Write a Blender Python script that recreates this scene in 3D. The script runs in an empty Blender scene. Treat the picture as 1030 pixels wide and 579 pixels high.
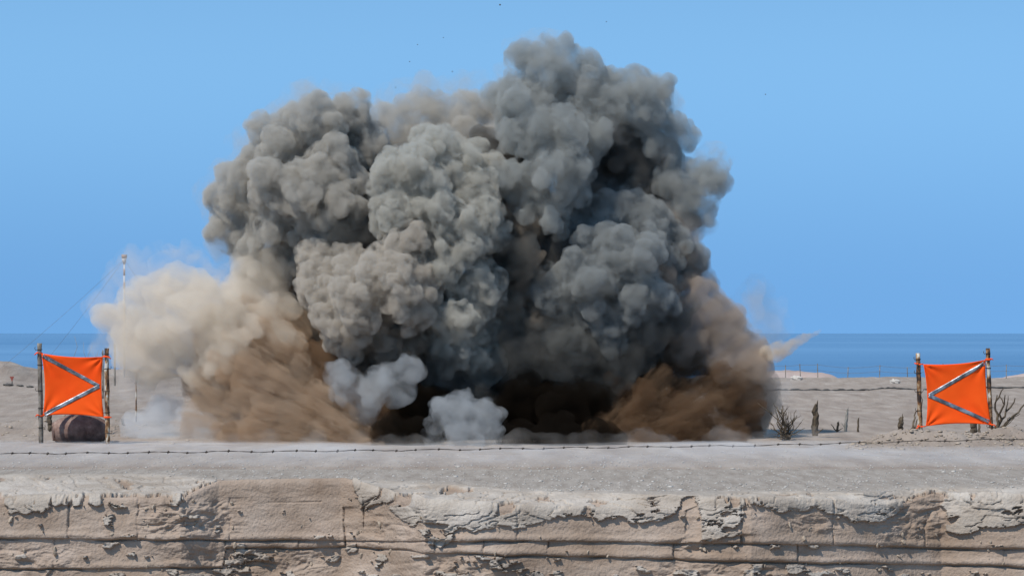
import bpy, bmesh, math, random
import numpy as np
from mathutils import Vector, Matrix

random.seed(7)
rng = np.random.default_rng(11)
S = bpy.context.scene
COL = S.collection

# ------------------------------------------------------------------ camera
F = 2700.0                    # focal length in photograph pixels (photo 1030 x 579)
EYE = 2.44                    # height of the lens above the plateau
HOR = 335.0                   # row of the horizon
cam_d = bpy.data.cameras.new('camera')
cam = bpy.data.objects.new('camera', cam_d)
COL.objects.link(cam)
cam.location = (0, 0, EYE)
cam.rotation_euler = (math.radians(90), 0, 0)
cam_d.sensor_width = 36.0
cam_d.lens = 36.0 * F / 1030.0
cam_d.shift_y = (HOR - 289.5) / 1030.0
cam_d.clip_start = 0.5
cam_d.clip_end = 80000
S.camera = cam

# ------------------------------------------------------------------ light
SUN_DIR = Vector((-0.56, -0.56, 1.08)).normalized()      # towards the sun
world = bpy.data.worlds.new('World')
S.world = world
world.use_nodes = True
wn, wl = world.node_tree.nodes, world.node_tree.links
wn.clear()
w_out = wn.new('ShaderNodeOutputWorld')
w_bg = wn.new('ShaderNodeBackground')
w_sky = wn.new('ShaderNodeTexSky')
w_sky.sky_type = 'NISHITA'
w_sky.sun_disc = False
w_sky.sun_elevation = math.asin(SUN_DIR.z)
w_sky.sun_rotation = math.atan2(SUN_DIR.x, SUN_DIR.y)
w_sky.altitude = 1500
w_sky.air_density = 1.0
w_sky.dust_density = 0.15
w_sky.ozone_density = 3.0
w_tc = wn.new('ShaderNodeTexCoord')
w_add = wn.new('ShaderNodeVectorMath'); w_add.operation = 'ADD'
w_add.inputs[1].default_value = (0, 0, 0.26)             # deep blue down to the horizon, all the way round
w_nrm = wn.new('ShaderNodeVectorMath'); w_nrm.operation = 'NORMALIZE'
w_tint = wn.new('ShaderNodeMix'); w_tint.data_type = 'RGBA'; w_tint.blend_type = 'MULTIPLY'
w_tint.inputs['Factor'].default_value = 1.0
w_tint.inputs[7].default_value = (0.93, 1.19, 1.14, 1)
wl.new(w_tc.outputs['Generated'], w_add.inputs[0])
wl.new(w_add.outputs[0], w_nrm.inputs[0])
wl.new(w_nrm.outputs[0], w_sky.inputs[0])
wl.new(w_sky.outputs[0], w_tint.inputs[6])
w_sep = wn.new('ShaderNodeSeparateXYZ')                   # dull marine air low over the horizon, all the way round
wl.new(w_tc.outputs['Generated'], w_sep.inputs[0])
w_mr = wn.new('ShaderNodeMapRange'); w_mr.interpolation_type = 'SMOOTHSTEP'
w_mr.inputs['From Min'].default_value = -0.005; w_mr.inputs['From Max'].default_value = 0.11
wl.new(w_sep.outputs[2], w_mr.inputs['Value'])
w_air = wn.new('ShaderNodeMix'); w_air.data_type = 'RGBA'
w_air.inputs[6].default_value = (0.60, 0.66, 0.76, 1); w_air.inputs[7].default_value = (1.10, 1.08, 1.04, 1)
wl.new(w_mr.outputs[0], w_air.inputs['Factor'])
w_mul = wn.new('ShaderNodeMix'); w_mul.data_type = 'RGBA'; w_mul.blend_type = 'MULTIPLY'; w_mul.inputs['Factor'].default_value = 1.0
wl.new(w_tint.outputs[2], w_mul.inputs[6]); wl.new(w_air.outputs[2], w_mul.inputs[7])
wl.new(w_mul.outputs[2], w_bg.inputs[0])
w_bg.inputs[1].default_value = 0.15
wl.new(w_bg.outputs[0], w_out.inputs[0])

sun_d = bpy.data.lights.new('sun', 'SUN')
sun_d.energy = 3.4
sun_d.angle = math.radians(0.53)
sun_d.color = (1.0, 0.95, 0.87)
sun = bpy.data.objects.new('sun', sun_d)
COL.objects.link(sun)
sun.rotation_euler = (-SUN_DIR).to_track_quat('-Z', 'Y').to_euler()

S.view_settings.view_transform = 'Standard'
S.view_settings.look = 'None'
S.view_settings.exposure = 0.35
S.view_settings.gamma = 1.0
S.view_settings.use_curve_mapping = False
S.render.engine = 'CYCLES'
cy = S.cycles
cy.use_denoising = True
cy.max_bounces = 10
cy.diffuse_bounces = 3
cy.glossy_bounces = 3
cy.transmission_bounces = 4
cy.volume_bounces = 4
cy.transparent_max_bounces = 96
cy.volume_step_rate = 0.36
cy.volume_max_steps = 400
cy.caustics_reflective = False
cy.caustics_refractive = False

# ------------------------------------------------------------------ helpers
def at(px, py, D):
    """world point that stands at distance D"""
    return Vector(((px - 515.0) * D / F, D, EYE - (py - HOR) * D / F))

def gx(px, D):
    return (px - 515.0) * D / F

def gdist(py, z=0.0):
    """distance at which a point of height z stands on that row"""
    return F * (EYE - z) / (py - HOR)

def tag(o, label=None, cat=None, group=None, kind=None):
    if label: o['label'] = label
    if cat: o['category'] = cat
    if group: o['group'] = group
    if kind: o['kind'] = kind
    return o

def empty(name, loc=(0, 0, 0)):
    o = bpy.data.objects.new(name, None)
    o.location = loc
    COL.objects.link(o)
    return o

def link(name, me, mat=None, parent=None, smooth=False):
    o = bpy.data.objects.new(name, me)
    COL.objects.link(o)
    if mat is not None:
        me.materials.clear(); me.materials.append(mat)
    if parent is not None:
        o.parent = parent
        o.matrix_parent_inverse = Matrix.Translation(-parent.location)
    if smooth:
        me.polygons.foreach_set('use_smooth', np.ones(len(me.polygons), dtype=bool))
    return o

def np_mesh(name, verts, quads):
    """fast mesh from numpy arrays; quads is (n,3) or (n,4)"""
    me = bpy.data.meshes.new(name)
    n, k = quads.shape
    me.vertices.add(len(verts)); me.vertices.foreach_set('co', np.ascontiguousarray(verts, dtype=np.float32).ravel())
    me.loops.add(n * k); me.loops.foreach_set('vertex_index', np.ascontiguousarray(quads, dtype=np.int32).ravel())
    me.polygons.add(n)
    me.polygons.foreach_set('loop_start', np.arange(0, n * k, k, dtype=np.int32))
    me.polygons.foreach_set('loop_total', np.full(n, k, dtype=np.int32))
    me.update(calc_edges=True)
    me.validate()
    return me

def hash2(ix, iy, seed):
    h = (ix.astype(np.int64) * 374761393 + iy.astype(np.int64) * 668265263 + seed * 1442695041) & 0xFFFFFFFF
    h = ((h ^ (h >> 13)) * 1274126177) & 0xFFFFFFFF
    h = h ^ (h >> 16)
    return (h & 0xFFFFFF) / float(0xFFFFFF)

def vnoise(x, y, seed=0):
    ix, iy = np.floor(x), np.floor(y)
    fx, fy = x - ix, y - iy
    fx = fx * fx * fx * (fx * (fx * 6 - 15) + 10); fy = fy * fy * fy * (fy * (fy * 6 - 15) + 10)
    a = hash2(ix, iy, seed); b = hash2(ix + 1, iy, seed); c = hash2(ix, iy + 1, seed); d = hash2(ix + 1, iy + 1, seed)
    return (a + (b - a) * fx) * (1 - fy) + (c + (d - c) * fx) * fy

def fbm(x, y, oct=5, seed=0, gain=0.5):
    s = np.zeros_like(x, dtype=float); amp = 1.0; tot = 0
    for i in range(oct):
        s += amp * vnoise(x * 2 ** i + i * 17.3, y * 2 ** i + i * 9.1, seed + i * 31)
        tot += amp; amp *= gain
    return s / tot - 0.5           # about -0.5..0.5

def sstep(a, b, x):
    t = np.clip((x - a) / (b - a), 0, 1)
    return t * t * (3 - 2 * t)

def tube(bm, pts, radii, seg=8, cap=True, jitter=0.0):
    rings = []
    n = len(pts)
    for i, p in enumerate(pts):
        p = Vector(p)
        t = (Vector(pts[min(i + 1, n - 1)]) - Vector(pts[max(i - 1, 0)])).normalized()
        up = Vector((0, 1, 0)) if abs(t.y) < 0.9 else Vector((1, 0, 0))
        u = t.cross(up).normalized(); v = t.cross(u).normalized()
        r = radii[i] if hasattr(radii, '__len__') else radii
        rings.append([bm.verts.new(p + (u * math.cos(a) + v * math.sin(a)) * r * (1 + random.uniform(-jitter, jitter)))
                      for a in [2 * math.pi * k / seg for k in range(seg)]])
    for a, b in zip(rings, rings[1:]):
        for k in range(seg):
            bm.faces.new((a[k], a[(k + 1) % seg], b[(k + 1) % seg], b[k]))
    if cap:
        bm.faces.new(rings[0][::-1]); bm.faces.new(rings[-1])

def bm_obj(name, bm, mat, parent=None, smooth=True):
    bmesh.ops.recalc_face_normals(bm, faces=bm.faces)
    me = bpy.data.meshes.new(name)
    bm.to_mesh(me); bm.free()
    return link(name, me, mat, parent, smooth)

# ------------------------------------------------------------------ materials
def new_mat(name):
    m = bpy.data.materials.new(name)
    m.use_nodes = True
    return m, m.node_tree.nodes, m.node_tree.links, m.node_tree.nodes['Principled BSDF']

def ramp(n, stops):
    r = n.new('ShaderNodeValToRGB')
    e = r.color_ramp.elements
    while len(e) < len(stops): e.new(0.5)
    for k, (p, c) in enumerate(stops):
        e[k].position = p; e[k].color = (*c, 1)
    return r

def noise_mat(name, stops, scale=5, detail=8, rough=0.9, bump=0.3, bscale=40, bdist=0.02, metallic=0.0, stretch=(1, 1, 1), spec=0.3, distortion=0.0):
    m, n, l, b = new_mat(name)
    tc = n.new('ShaderNodeTexCoord')
    mp = n.new('ShaderNodeMapping'); mp.inputs['Scale'].default_value = stretch
    l.new(tc.outputs['Object'], mp.inputs['Vector'])
    nz = n.new('ShaderNodeTexNoise'); nz.inputs['Scale'].default_value = scale; nz.inputs['Detail'].default_value = detail
    nz.inputs['Roughness'].default_value = 0.62; nz.inputs['Distortion'].default_value = distortion
    l.new(mp.outputs[0], nz.inputs['Vector'])
    r = ramp(n, stops)
    l.new(nz.outputs['Fac'], r.inputs['Fac'])
    l.new(r.outputs['Color'], b.inputs['Base Color'])
    nb = n.new('ShaderNodeTexNoise'); nb.inputs['Scale'].default_value = bscale; nb.inputs['Detail'].default_value = 6
    l.new(mp.outputs[0], nb.inputs['Vector'])
    bp = n.new('ShaderNodeBump'); bp.inputs['Strength'].default_value = bump; bp.inputs['Distance'].default_value = bdist
    l.new(nb.outputs['Fac'], bp.inputs['Height'])
    l.new(bp.outputs[0], b.inputs['Normal'])
    b.inputs['Roughness'].default_value = rough
    b.inputs['Metallic'].default_value = metallic
    b.inputs['Specular IOR Level'].default_value = spec
    return m

M = {}
M['plateau'] = noise_mat('plateau_soil', [(0.3, (0.215, 0.168, 0.134)), (0.5, (0.28, 0.226, 0.183)), (0.7, (0.35, 0.292, 0.243))],
                         scale=1.6, detail=12, bump=0.6, bscale=14, bdist=0.04, stretch=(1, 0.16, 1), spec=0.1)
M['floor'] = noise_mat('trench_soil', [(0.3, (0.22, 0.17, 0.125)), (0.7, (0.33, 0.26, 0.19))], scale=2, bump=0.5, bscale=10, spec=0.1)
M['sandbar'] = noise_mat('pale_sand', [(0.3, (0.36, 0.27, 0.23)), (0.7, (0.48, 0.38, 0.33))], scale=0.3, spec=0.1)
M['stone'] = noise_mat('pale_stone', [(0.3, (0.35, 0.31, 0.27)), (0.7, (0.58, 0.53, 0.47))], scale=6, spec=0.2)
M['dark_stone'] = noise_mat('dark_stone', [(0.3, (0.06, 0.055, 0.05)), (0.7, (0.16, 0.14, 0.12))], scale=6, spec=0.2)
M['clod'] = noise_mat('clod_soil', [(0.3, (0.29, 0.22, 0.16)), (0.7, (0.44, 0.365, 0.285))], scale=9, spec=0.1)
M['pale_clod'] = noise_mat('pale_clod_soil', [(0.3, (0.36, 0.32, 0.275)), (0.7, (0.55, 0.51, 0.46))], scale=9, spec=0.1)
M['wood'] = noise_mat('dead_wood', [(0.3, (0.04, 0.03, 0.022)), (0.55, (0.105, 0.08, 0.055)), (0.75, (0.21, 0.165, 0.115))], scale=9, stretch=(1, 1, 0.2), bump=0.7, bscale=30, spec=0.15)
M['grey_wood'] = noise_mat('bleached_wood', [(0.3, (0.12, 0.11, 0.095)), (0.7, (0.36, 0.33, 0.29))], scale=10, stretch=(1, 1, 0.25), bump=0.6, spec=0.15)
M['rust_pipe'] = noise_mat('rusty_pipe', [(0.40, (0.035, 0.022, 0.016)), (0.47, (0.20, 0.09, 0.035)), (0.53, (0.33, 0.22, 0.12)), (0.58, (0.55, 0.50, 0.42))], scale=7, stretch=(1, 1, 0.45), bump=0.5, rough=0.75)
M['grey_pipe'] = noise_mat('weathered_post', [(0.34, (0.05, 0.04, 0.032)), (0.5, (0.14, 0.115, 0.09)), (0.66, (0.27, 0.24, 0.20))], scale=7, stretch=(1, 1, 0.45), bump=0.5, rough=0.8)
M['wire'] = noise_mat('rusty_wire', [(0.3, (0.02, 0.017, 0.015)), (0.7, (0.075, 0.055, 0.04))], scale=30, rough=0.7, bump=0)
M['thin_wire'] = noise_mat('steel_wire', [(0.3, (0.10, 0.10, 0.11)), (0.7, (0.22, 0.22, 0.23))], scale=3, rough=0.5, bump=0)
M['cord'] = noise_mat('orange_cord', [(0.3, (0.85, 0.06, 0.004)), (0.7, (1.0, 0.11, 0.008))], scale=20, rough=0.8, bump=0)
M['black_pipe'] = noise_mat('dark_wrack', [(0.3, (0.02, 0.02, 0.02)), (0.7, (0.085, 0.08, 0.075))], scale=4, rough=0.8, bump=0.5)
M['mast'] = noise_mat('mast_steel', [(0.3, (0.42, 0.38, 0.35)), (0.7, (0.62, 0.6, 0.58))], scale=2, rough=0.5, bump=0)
M['mast_red'] = noise_mat('mast_red_band', [(0.3, (0.30, 0.20, 0.15)), (0.7, (0.40, 0.28, 0.22))], scale=2, rough=0.6, bump=0)
M['sign_red'] = noise_mat('faded_red_sign', [(0.3, (0.20, 0.045, 0.035)), (0.7, (0.32, 0.09, 0.06))], scale=6, rough=0.6, bump=0)
M['drum'] = noise_mat('rusty_drum', [(0.32, (0.085, 0.05, 0.04)), (0.5, (0.20, 0.125, 0.10)), (0.68, (0.34, 0.25, 0.20))], scale=3.2, detail=10, bump=0.4, bscale=16, rough=0.8)

def fabric_mat():
    m, n, l, b = new_mat('orange_fabric')
    tc = n.new('ShaderNodeTexCoord')
    nz = n.new('ShaderNodeTexNoise'); nz.inputs['Scale'].default_value = 1.6; nz.inputs['Detail'].default_value = 4
    l.new(tc.outputs['Object'], nz.inputs['Vector'])
    r = ramp(n, [(0.3, (0.97, 0.085, 0.006)), (0.7, (1.0, 0.115, 0.009))])
    l.new(nz.outputs['Fac'], r.inputs['Fac'])
    l.new(r.outputs['Color'], b.inputs['Base Color'])
    b.inputs['Roughness'].default_value = 0.75
    b.inputs['Specular IOR Level'].default_value = 0.15
    wv = n.new('ShaderNodeTexWave'); wv.inputs['Scale'].default_value = 90; wv.inputs['Distortion'].default_value = 1
    l.new(tc.outputs['Object'], wv.inputs['Vector'])
    bp = n.new('ShaderNodeBump'); bp.inputs['Strength'].default_value = 0.1; bp.inputs['Distance'].default_value = 0.003
    l.new(wv.outputs['Fac'], bp.inputs['Height']); l.new(bp.outputs[0], b.inputs['Normal'])
    tr = n.new('ShaderNodeBsdfTranslucent'); tr.inputs['Color'].default_value = (1.0, 0.10, 0.006, 1)
    mx = n.new('ShaderNodeMixShader'); mx.inputs['Fac'].default_value = 0.12
    l.new(b.outputs[0], mx.inputs[1]); l.new(tr.outputs[0], mx.inputs[2])
    l.new(mx.outputs[0], n['Material Output'].inputs['Surface'])
    return m
M['fabric'] = fabric_mat()
M['tape'] = noise_mat('silver_tape', [(0.40, (0.13, 0.135, 0.14)), (0.5, (0.22, 0.23, 0.24)), (0.60, (0.36, 0.37, 0.38))], scale=5, detail=2, rough=0.45, metallic=0.8, bump=0.5, bscale=9, bdist=0.03)

def bank_mat():
    """bare brown earth and the paler dusty crust on it, told apart by what the piece is made of"""
    m, n, l, b = new_mat('bank_earth')
    tc = n.new('ShaderNodeTexCoord')
    at_ = n.new('ShaderNodeAttribute'); at_.attribute_name = 'crust'
    nz = n.new('ShaderNodeTexNoise'); nz.inputs['Scale'].default_value = 1.7; nz.inputs['Detail'].default_value = 12; nz.inputs['Roughness'].default_value = 0.65
    l.new(tc.outputs['Object'], nz.inputs['Vector'])
    soil = ramp(n, [(0.3, (0.26, 0.19, 0.14)), (0.5, (0.33, 0.25, 0.192)), (0.72, (0.39, 0.31, 0.248))])
    crust = ramp(n, [(0.3, (0.305, 0.25, 0.20)), (0.5, (0.385, 0.328, 0.272)), (0.72, (0.455, 0.40, 0.342))])
    l.new(nz.outputs['Fac'], soil.inputs['Fac']); l.new(nz.outputs['Fac'], crust.inputs['Fac'])
    mx = n.new('ShaderNodeMix'); mx.data_type = 'RGBA'
    l.new(at_.outputs['Fac'], mx.inputs['Factor'])
    l.new(soil.outputs[0], mx.inputs[6]); l.new(crust.outputs[0], mx.inputs[7])
    grey = n.new('ShaderNodeMix'); grey.data_type = 'RGBA'
    at2 = n.new('ShaderNodeAttribute'); at2.attribute_name = 'top'
    top = ramp(n, [(0.34, (0.215, 0.178, 0.145)), (0.5, (0.285, 0.243, 0.203)), (0.66, (0.36, 0.312, 0.267))])
    mpt = n.new('ShaderNodeMapping'); mpt.inputs['Scale'].default_value = (1, 0.14, 1)
    l.new(tc.outputs['Object'], mpt.inputs['Vector'])
    nt = n.new('ShaderNodeTexNoise'); nt.inputs['Scale'].default_value = 4.5; nt.inputs['Detail'].default_value = 10; nt.inputs['Roughness'].default_value = 0.75
    l.new(mpt.outputs[0], nt.inputs['Vector'])
    l.new(nt.outputs['Fac'], top.inputs['Fac'])
    l.new(at2.outputs['Fac'], grey.inputs['Factor'])
    st = n.new('ShaderNodeTexNoise'); st.inputs['Scale'].default_value = 0.55; st.inputs['Detail'].default_value = 6; st.inputs['Roughness'].default_value = 0.6
    mps = n.new('ShaderNodeMapping'); mps.inputs['Scale'].default_value = (1, 1, 3.0)
    l.new(tc.outputs['Object'], mps.inputs['Vector']); l.new(mps.outputs[0], st.inputs['Vector'])
    sr = ramp(n, [(0.36, (0.82, 0.79, 0.76)), (0.52, (1, 1, 1)), (0.68, (1.12, 1.13, 1.15))])
    l.new(st.outputs['Fac'], sr.inputs['Fac'])
    sm = n.new('ShaderNodeMix'); sm.data_type = 'RGBA'; sm.blend_type = 'MULTIPLY'; sm.inputs['Factor'].default_value = 1.0
    l.new(mx.outputs[2], sm.inputs[6]); l.new(sr.outputs[0], sm.inputs[7])
    l.new(sm.outputs[2], grey.inputs[6]); l.new(top.outputs[0], grey.inputs[7])
    l.new(grey.outputs[2], b.inputs['Base Color'])
    b.inputs['Roughness'].default_value = 0.95
    b.inputs['Specular IOR Level'].default_value = 0.1
    nb = n.new('ShaderNodeTexNoise'); nb.inputs['Scale'].default_value = 22; nb.inputs['Detail'].default_value = 8
    l.new(tc.outputs['Object'], nb.inputs['Vector'])
    bp = n.new('ShaderNodeBump'); bp.inputs['Strength'].default_value = 0.8; bp.inputs['Distance'].default_value = 0.03
    l.new(nb.outputs['Fac'], bp.inputs['Height']); l.new(bp.outputs[0], b.inputs['Normal'])
    return m
M['bank'] = bank_mat()

def sea_mat():
    m, n, l, b = new_mat('sea_water')
    tc = n.new('ShaderNodeTexCoord')
    mp = n.new('ShaderNodeMapping'); mp.inputs['Scale'].default_value = (0.0018, 0.006, 1)
    l.new(tc.outputs['Object'], mp.inputs['Vector'])
    nz = n.new('ShaderNodeTexNoise'); nz.inputs['Scale'].default_value = 1.0; nz.inputs['Detail'].default_value = 5
    l.new(mp.outputs[0], nz.inputs['Vector'])
    r = ramp(n, [(0.35, (0.072, 0.18, 0.325)), (0.65, (0.115, 0.245, 0.405))])
    l.new(nz.outputs['Fac'], r.inputs['Fac']); l.new(r.outputs[0], b.inputs['Base Color'])
    b.inputs['Roughness'].default_value = 0.5
    b.inputs['IOR'].default_value = 1.33
    b.inputs['Specular IOR Level'].default_value = 0.5
    mp2 = n.new('ShaderNodeMapping'); mp2.inputs['Scale'].default_value = (0.25, 0.6, 1)
    l.new(tc.outputs['Object'], mp2.inputs['Vector'])
    n2 = n.new('ShaderNodeTexNoise'); n2.inputs['Scale'].default_value = 1.0; n2.inputs['Detail'].default_value = 4
    l.new(mp2.outputs[0], n2.inputs['Vector'])
    bp = n.new('ShaderNodeBump'); bp.inputs['Strength'].default_value = 0.6; bp.inputs['Distance'].default_value = 0.5
    l.new(n2.outputs['Fac'], bp.inputs['Height']); l.new(bp.outputs[0], b.inputs['Normal'])
    return m
M['sea'] = sea_mat()

def smoke_mat(name, albedo, density, lo=None, hi=0.56, scale=1.9, detail=5.0, floor=0.03, tint=0.0):
    """smoke: scattering plus absorption, no surface; lo..hi sets how torn it is"""
    m = bpy.data.materials.new(name); m.use_nodes = True
    n, l = m.node_tree.nodes, m.node_tree.links
    n.clear()
    out = n.new('ShaderNodeOutputMaterial')
    sc = n.new('ShaderNodeVolumeScatter')
    ab = n.new('ShaderNodeVolumeAbsorption')
    for q in (sc, ab):
        q.inputs['Color'].default_value = (*albedo, 1); q.inputs['Density'].default_value = density
    ad = n.new('ShaderNodeAddShader')
    l.new(sc.outputs[0], ad.inputs[0]); l.new(ab.outputs[0], ad.inputs[1]); l.new(ad.outputs[0], out.inputs['Volume'])
    if lo is None:
        m.cycles.homogeneous_volume = True
        return m
    geo = n.new('ShaderNodeNewGeometry')
    nz = n.new('ShaderNodeTexNoise'); nz.inputs['Scale'].default_value = scale; nz.inputs['Detail'].default_value = detail
    nz.inputs['Roughness'].default_value = 0.62; nz.inputs['Distortion'].default_value = 0.35
    l.new(geo.outputs['Position'], nz.inputs['Vector'])
    mr = n.new('ShaderNodeMapRange'); mr.interpolation_type = 'SMOOTHSTEP'
    mr.inputs['From Min'].default_value = lo; mr.inputs['From Max'].default_value = hi
    mr.inputs['To Min'].default_value = density * floor; mr.inputs['To Max'].default_value = density
    l.new(nz.outputs['Fac'], mr.inputs['Value'])
    l.new(mr.outputs[0], sc.inputs['Density']); l.new(mr.outputs[0], ab.inputs['Density'])
    return m

# ------------------------------------------------------------------ sea, far land, floor of the cutting
def sheet(name, x0, x1, y0, y1, z, mat):
    me = np_mesh(name, np.array([(x0, y0, z), (x1, y0, z), (x1, y1, z), (x0, y1, z)], float), np.array([[0, 1, 2, 3]]))
    return tag(link(name, me, mat), kind='structure')

sheet('sea', -30000, 30000, 120, 60000, -1.3, M['sea'])
sheet('trench_ground', -200, 200, -60, 44, -3.2, M['floor'])

# the plateau behind the bank's edge: relief grows to dunes on the far side
def plateau():
    ys = np.concatenate([np.linspace(47.9, 66, 150), np.linspace(66.3, 175, 170)])
    us = np.concatenate([np.linspace(-4, -1.12, 30), np.linspace(-1.1, 1.1, 330), np.linspace(1.12, 4, 30)])
    U, Y = np.meshgrid(us, ys)
    X = U * Y * 515 / F
    px = 515 + U * 515
    far = sstep(62, 90, Y)
    z = fbm(X * 0.55, Y * 0.35, 5, 3) * (0.05 + 0.22 * far)
    z += fbm(X * 3.0, Y * 2.0, 4, 5) * 0.05 * sstep(48, 56, Y)
    z *= sstep(47.9, 51, Y)
    # berm in front of the right target
    b = np.exp(-((Y - 58.3) / 1.1) ** 2) * sstep(845, 905, px) * 0.34
    z += b * (0.8 + 1.1 * fbm(X * 1.3, Y * 1.3, 4, 8) + 0.7 * fbm(X * 5.0, Y * 5.0, 4, 9))
    # lumpy sand behind the left target
    b = np.exp(-((Y - 68.0) / 4.0) ** 2) * (1 - sstep(150, 260, px)) * 0.26
    z += b * (0.6 + 2.2 * fbm(X * 0.9, Y * 0.8, 5, 12))
    # dunes on the far left
    b = np.exp(-((Y - 128.0) / 15.0) ** 2) * (1 - sstep(120, 300, px))
    z += b * (0.72 + 1.5 * fbm(X * 0.22, Y * 0.12, 4, 21)) * 0.75
    b = np.exp(-((Y - 125.0) / 10.0) ** 2) * np.exp(-((px - 2) / 24.0) ** 2)
    z += b * 0.5
    z -= sstep(146, 172, Y) * 1.9 * (1 - 0.25 * (1 - sstep(150, 350, px)))
    V = np.stack([X, Y, z - 0.004], -1).reshape(-1, 3)
    ny, nx = X.shape
    I = np.arange(ny * nx).reshape(ny, nx)
    Q = np.stack([I[:-1, :-1], I[:-1, 1:], I[1:, 1:], I[1:, :-1]], -1).reshape(-1, 4)
    me = np_mesh('ground', V, Q)
    return tag(link('ground', me, M['plateau'], smooth=True), kind='structure')
ground = plateau()
def ground_z(x, y):
    r = ground.ray_cast(Vector((x, y, 20)), Vector((0, 0, -1)))
    return r[1].z if r[0] else 0.0

def rock_mesh(name, seed, flat=0.6):
    r = random.Random(seed)
    bm = bmesh.new()
    bmesh.ops.create_icosphere(bm, subdivisions=1, radius=1.0)
    for v in bm.verts:
        v.co *= r.uniform(0.72, 1.18)
        v.co.z *= flat
    me = bpy.data.meshes.new(name)
    bm.to_mesh(me); bm.free()
    return me
ROCKS = [rock_mesh('clod', s) for s in range(6)]
for me in ROCKS: me.materials.append(M['clod'])

# ------------------------------------------------------------------ the cut bank in the foreground
def bank():
    P = lambda pts, px: np.interp(px, [a for a, _ in pts], [b for _, b in pts])
    core = np.linspace(-8.9, 8.9, 1240)
    out = 8.9 + np.cumsum(np.linspace(0.05, 4, 26))
    xs = np.concatenate([-out[::-1], core, out])
    pxc = 515 + xs * F / 42.0
    edge = P([(-400, 478), (0, 477), (110, 476), (200, 482), (240, 484), (360, 482), (400, 484), (450, 487), (520, 493), (600, 495), (700, 497), (760, 495), (860, 495), (930, 490), (1030, 490), (1500, 488)], pxc)
    edge = edge + 2.2 * fbm(pxc * 0.016, pxc * 0, 2, 40)
    De = F * EYE / (edge - HOR)
    Yf = P([(-400, 42.4), (180, 42.4), (215, 42.7), (340, 42.7), (385, 42.2), (430, 40.6), (690, 40.5), (745, 40.3), (800, 40.6), (880, 41.0), (940, 41.5), (1030, 41.2), (1500, 41.4)], pxc)
    Yf = Yf + 0.2 * fbm(pxc * 0.012, pxc * 0, 2, 47)
    De = np.maximum(De, Yf + 0.06)
    sb = P([(-400, 505), (0, 506), (180, 503), (215, 487), (345, 485), (390, 500), (440, 512), (500, 513), (680, 514), (700, 506), (760, 505), (845, 509), (900, 508), (930, 500), (1030, 504), (1500, 505)], pxc)
    zs = -(((sb - HOR) * Yf / F) - EYE)                    # height of the shoulder's foot
    zs = np.minimum(zs, 0.09)
    n1, n2, n3 = 92, 178, 14
    t1 = np.linspace(0, 1, n1)[:, None]
    ytop = 48.2
    # plateau strip, then the rounded shoulder
    k = 0.45
    ya = ytop + (De[None] - ytop) * np.clip(t1 / k, 0, 1)
    ts = np.clip((t1 - k) / (1 - k), 0, 1)
    y1 = np.where(t1 < k, ya, De[None] + (Yf - De)[None] * ts)
    z1 = np.where(t1 < k, 0.0, zs[None] * ts ** 1.25)
    t2 = np.linspace(0, 1, n2 + 1)[1:, None]
    z2 = zs[None] + (-1.62 - zs[None]) * t2
    y2 = Yf[None] - 0.22 * t2 * np.ones_like(z2)
    t3 = np.linspace(0, 1, n3 + 1)[1:, None]
    z3 = -1.62 + (-3.4 + 1.62) * t3 * np.ones_like(xs)[None]
    y3 = Yf[None] - 0.22 - 0.5 * t3
    Y = np.concatenate([y1, y2, y3]); Z = np.concatenate([z1, z2, z3])
    X = np.repeat(xs[None], Y.shape[0], 0)
    face = np.concatenate([np.repeat(np.where(t1 < k, 0.0, 0.15 + 0.85 * ts ** 1.5), len(xs), 1), np.ones((n2 + n3, len(xs)))])
    ontop = np.concatenate([np.repeat(1 - sstep(k * 0.8, k * 1.12, t1), len(xs), 1), np.zeros((n2 + n3, len(xs)))])
    PX = 515 + X * F / Y
    PY = HOR + (EYE - Z) * F / Y
    wob = lambda s, sc, a: a * fbm(PX * sc, PX * 0 + s, 4, int(s * 7) + 60)
    L1 = P([(0, 541.5), (190, 542.5), (350, 543), (500, 544), (740, 546), (840, 548), (1030, 552)], PX) + wob(1, 0.03, 3)
    L2 = P([(0, 572), (224, 571), (227, 551), (350, 550), (430, 555), (510, 558), (600, 560), (740, 563), (880, 566), (1030, 570)], PX) + wob(2, 0.03, 4)
    cr = P([(-60, 505), (0, 498), (12, 518), (22, 514), (40, 516), (60, 508), (75, 507), (130, 506), (180, 503), (200, 491), (216, 484), (222, 470), (350, 470), (356, 496), (362, 510), (374, 511), (386, 506), (398, 512), (402, 520), (420, 532), (430, 548), (443, 552), (452, 541), (462, 532), (478, 536), (500, 530), (520, 528), (545, 522), (565, 518), (585, 516), (598, 521), (640, 525), (662, 522), (682, 516), (688, 503), (698, 500), (706, 540), (725, 543), (745, 540), (748, 508), (760, 507), (800, 514), (840, 515), (858, 521), (880, 525), (895, 520), (906, 508), (916, 501), (938, 496), (946, 494), (952, 533), (975, 538), (990, 530), (1010, 528), (1030, 527), (1100, 520)], PX + 10 * fbm(PX * 0.05, PY * 0.12, 3, 70))
    rag = 20 * fbm(PX * 0.05, PY * 0.09, 6, 71, 0.66)
    crust = (PY < cr + rag)
    # small holes where the crust has spalled, running with the slope
    sl = 0.5 - 0.42 * sstep(180, 420, PX)
    dx = PX + 0.9 * PY; dy = PY - sl * np.minimum(PX, 420) - 0.08 * np.maximum(PX - 420, 0)
    hole = fbm(dx * 0.035, dy * 0.085, 5, 75, 0.6) > 0.17
    crust &= ~(hole & (PY > edge[None] + 3))
    # flakes still clinging lower down
    isl = fbm(PX * 0.045, PY * 0.10, 5, 81, 0.55)
    crust |= (isl > 0.15) & (PY > L2 + 2)
    crust |= (isl > 0.27) & (PY > 500)
    c = crust.astype(float)
    lay0 = PY < L1
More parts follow.
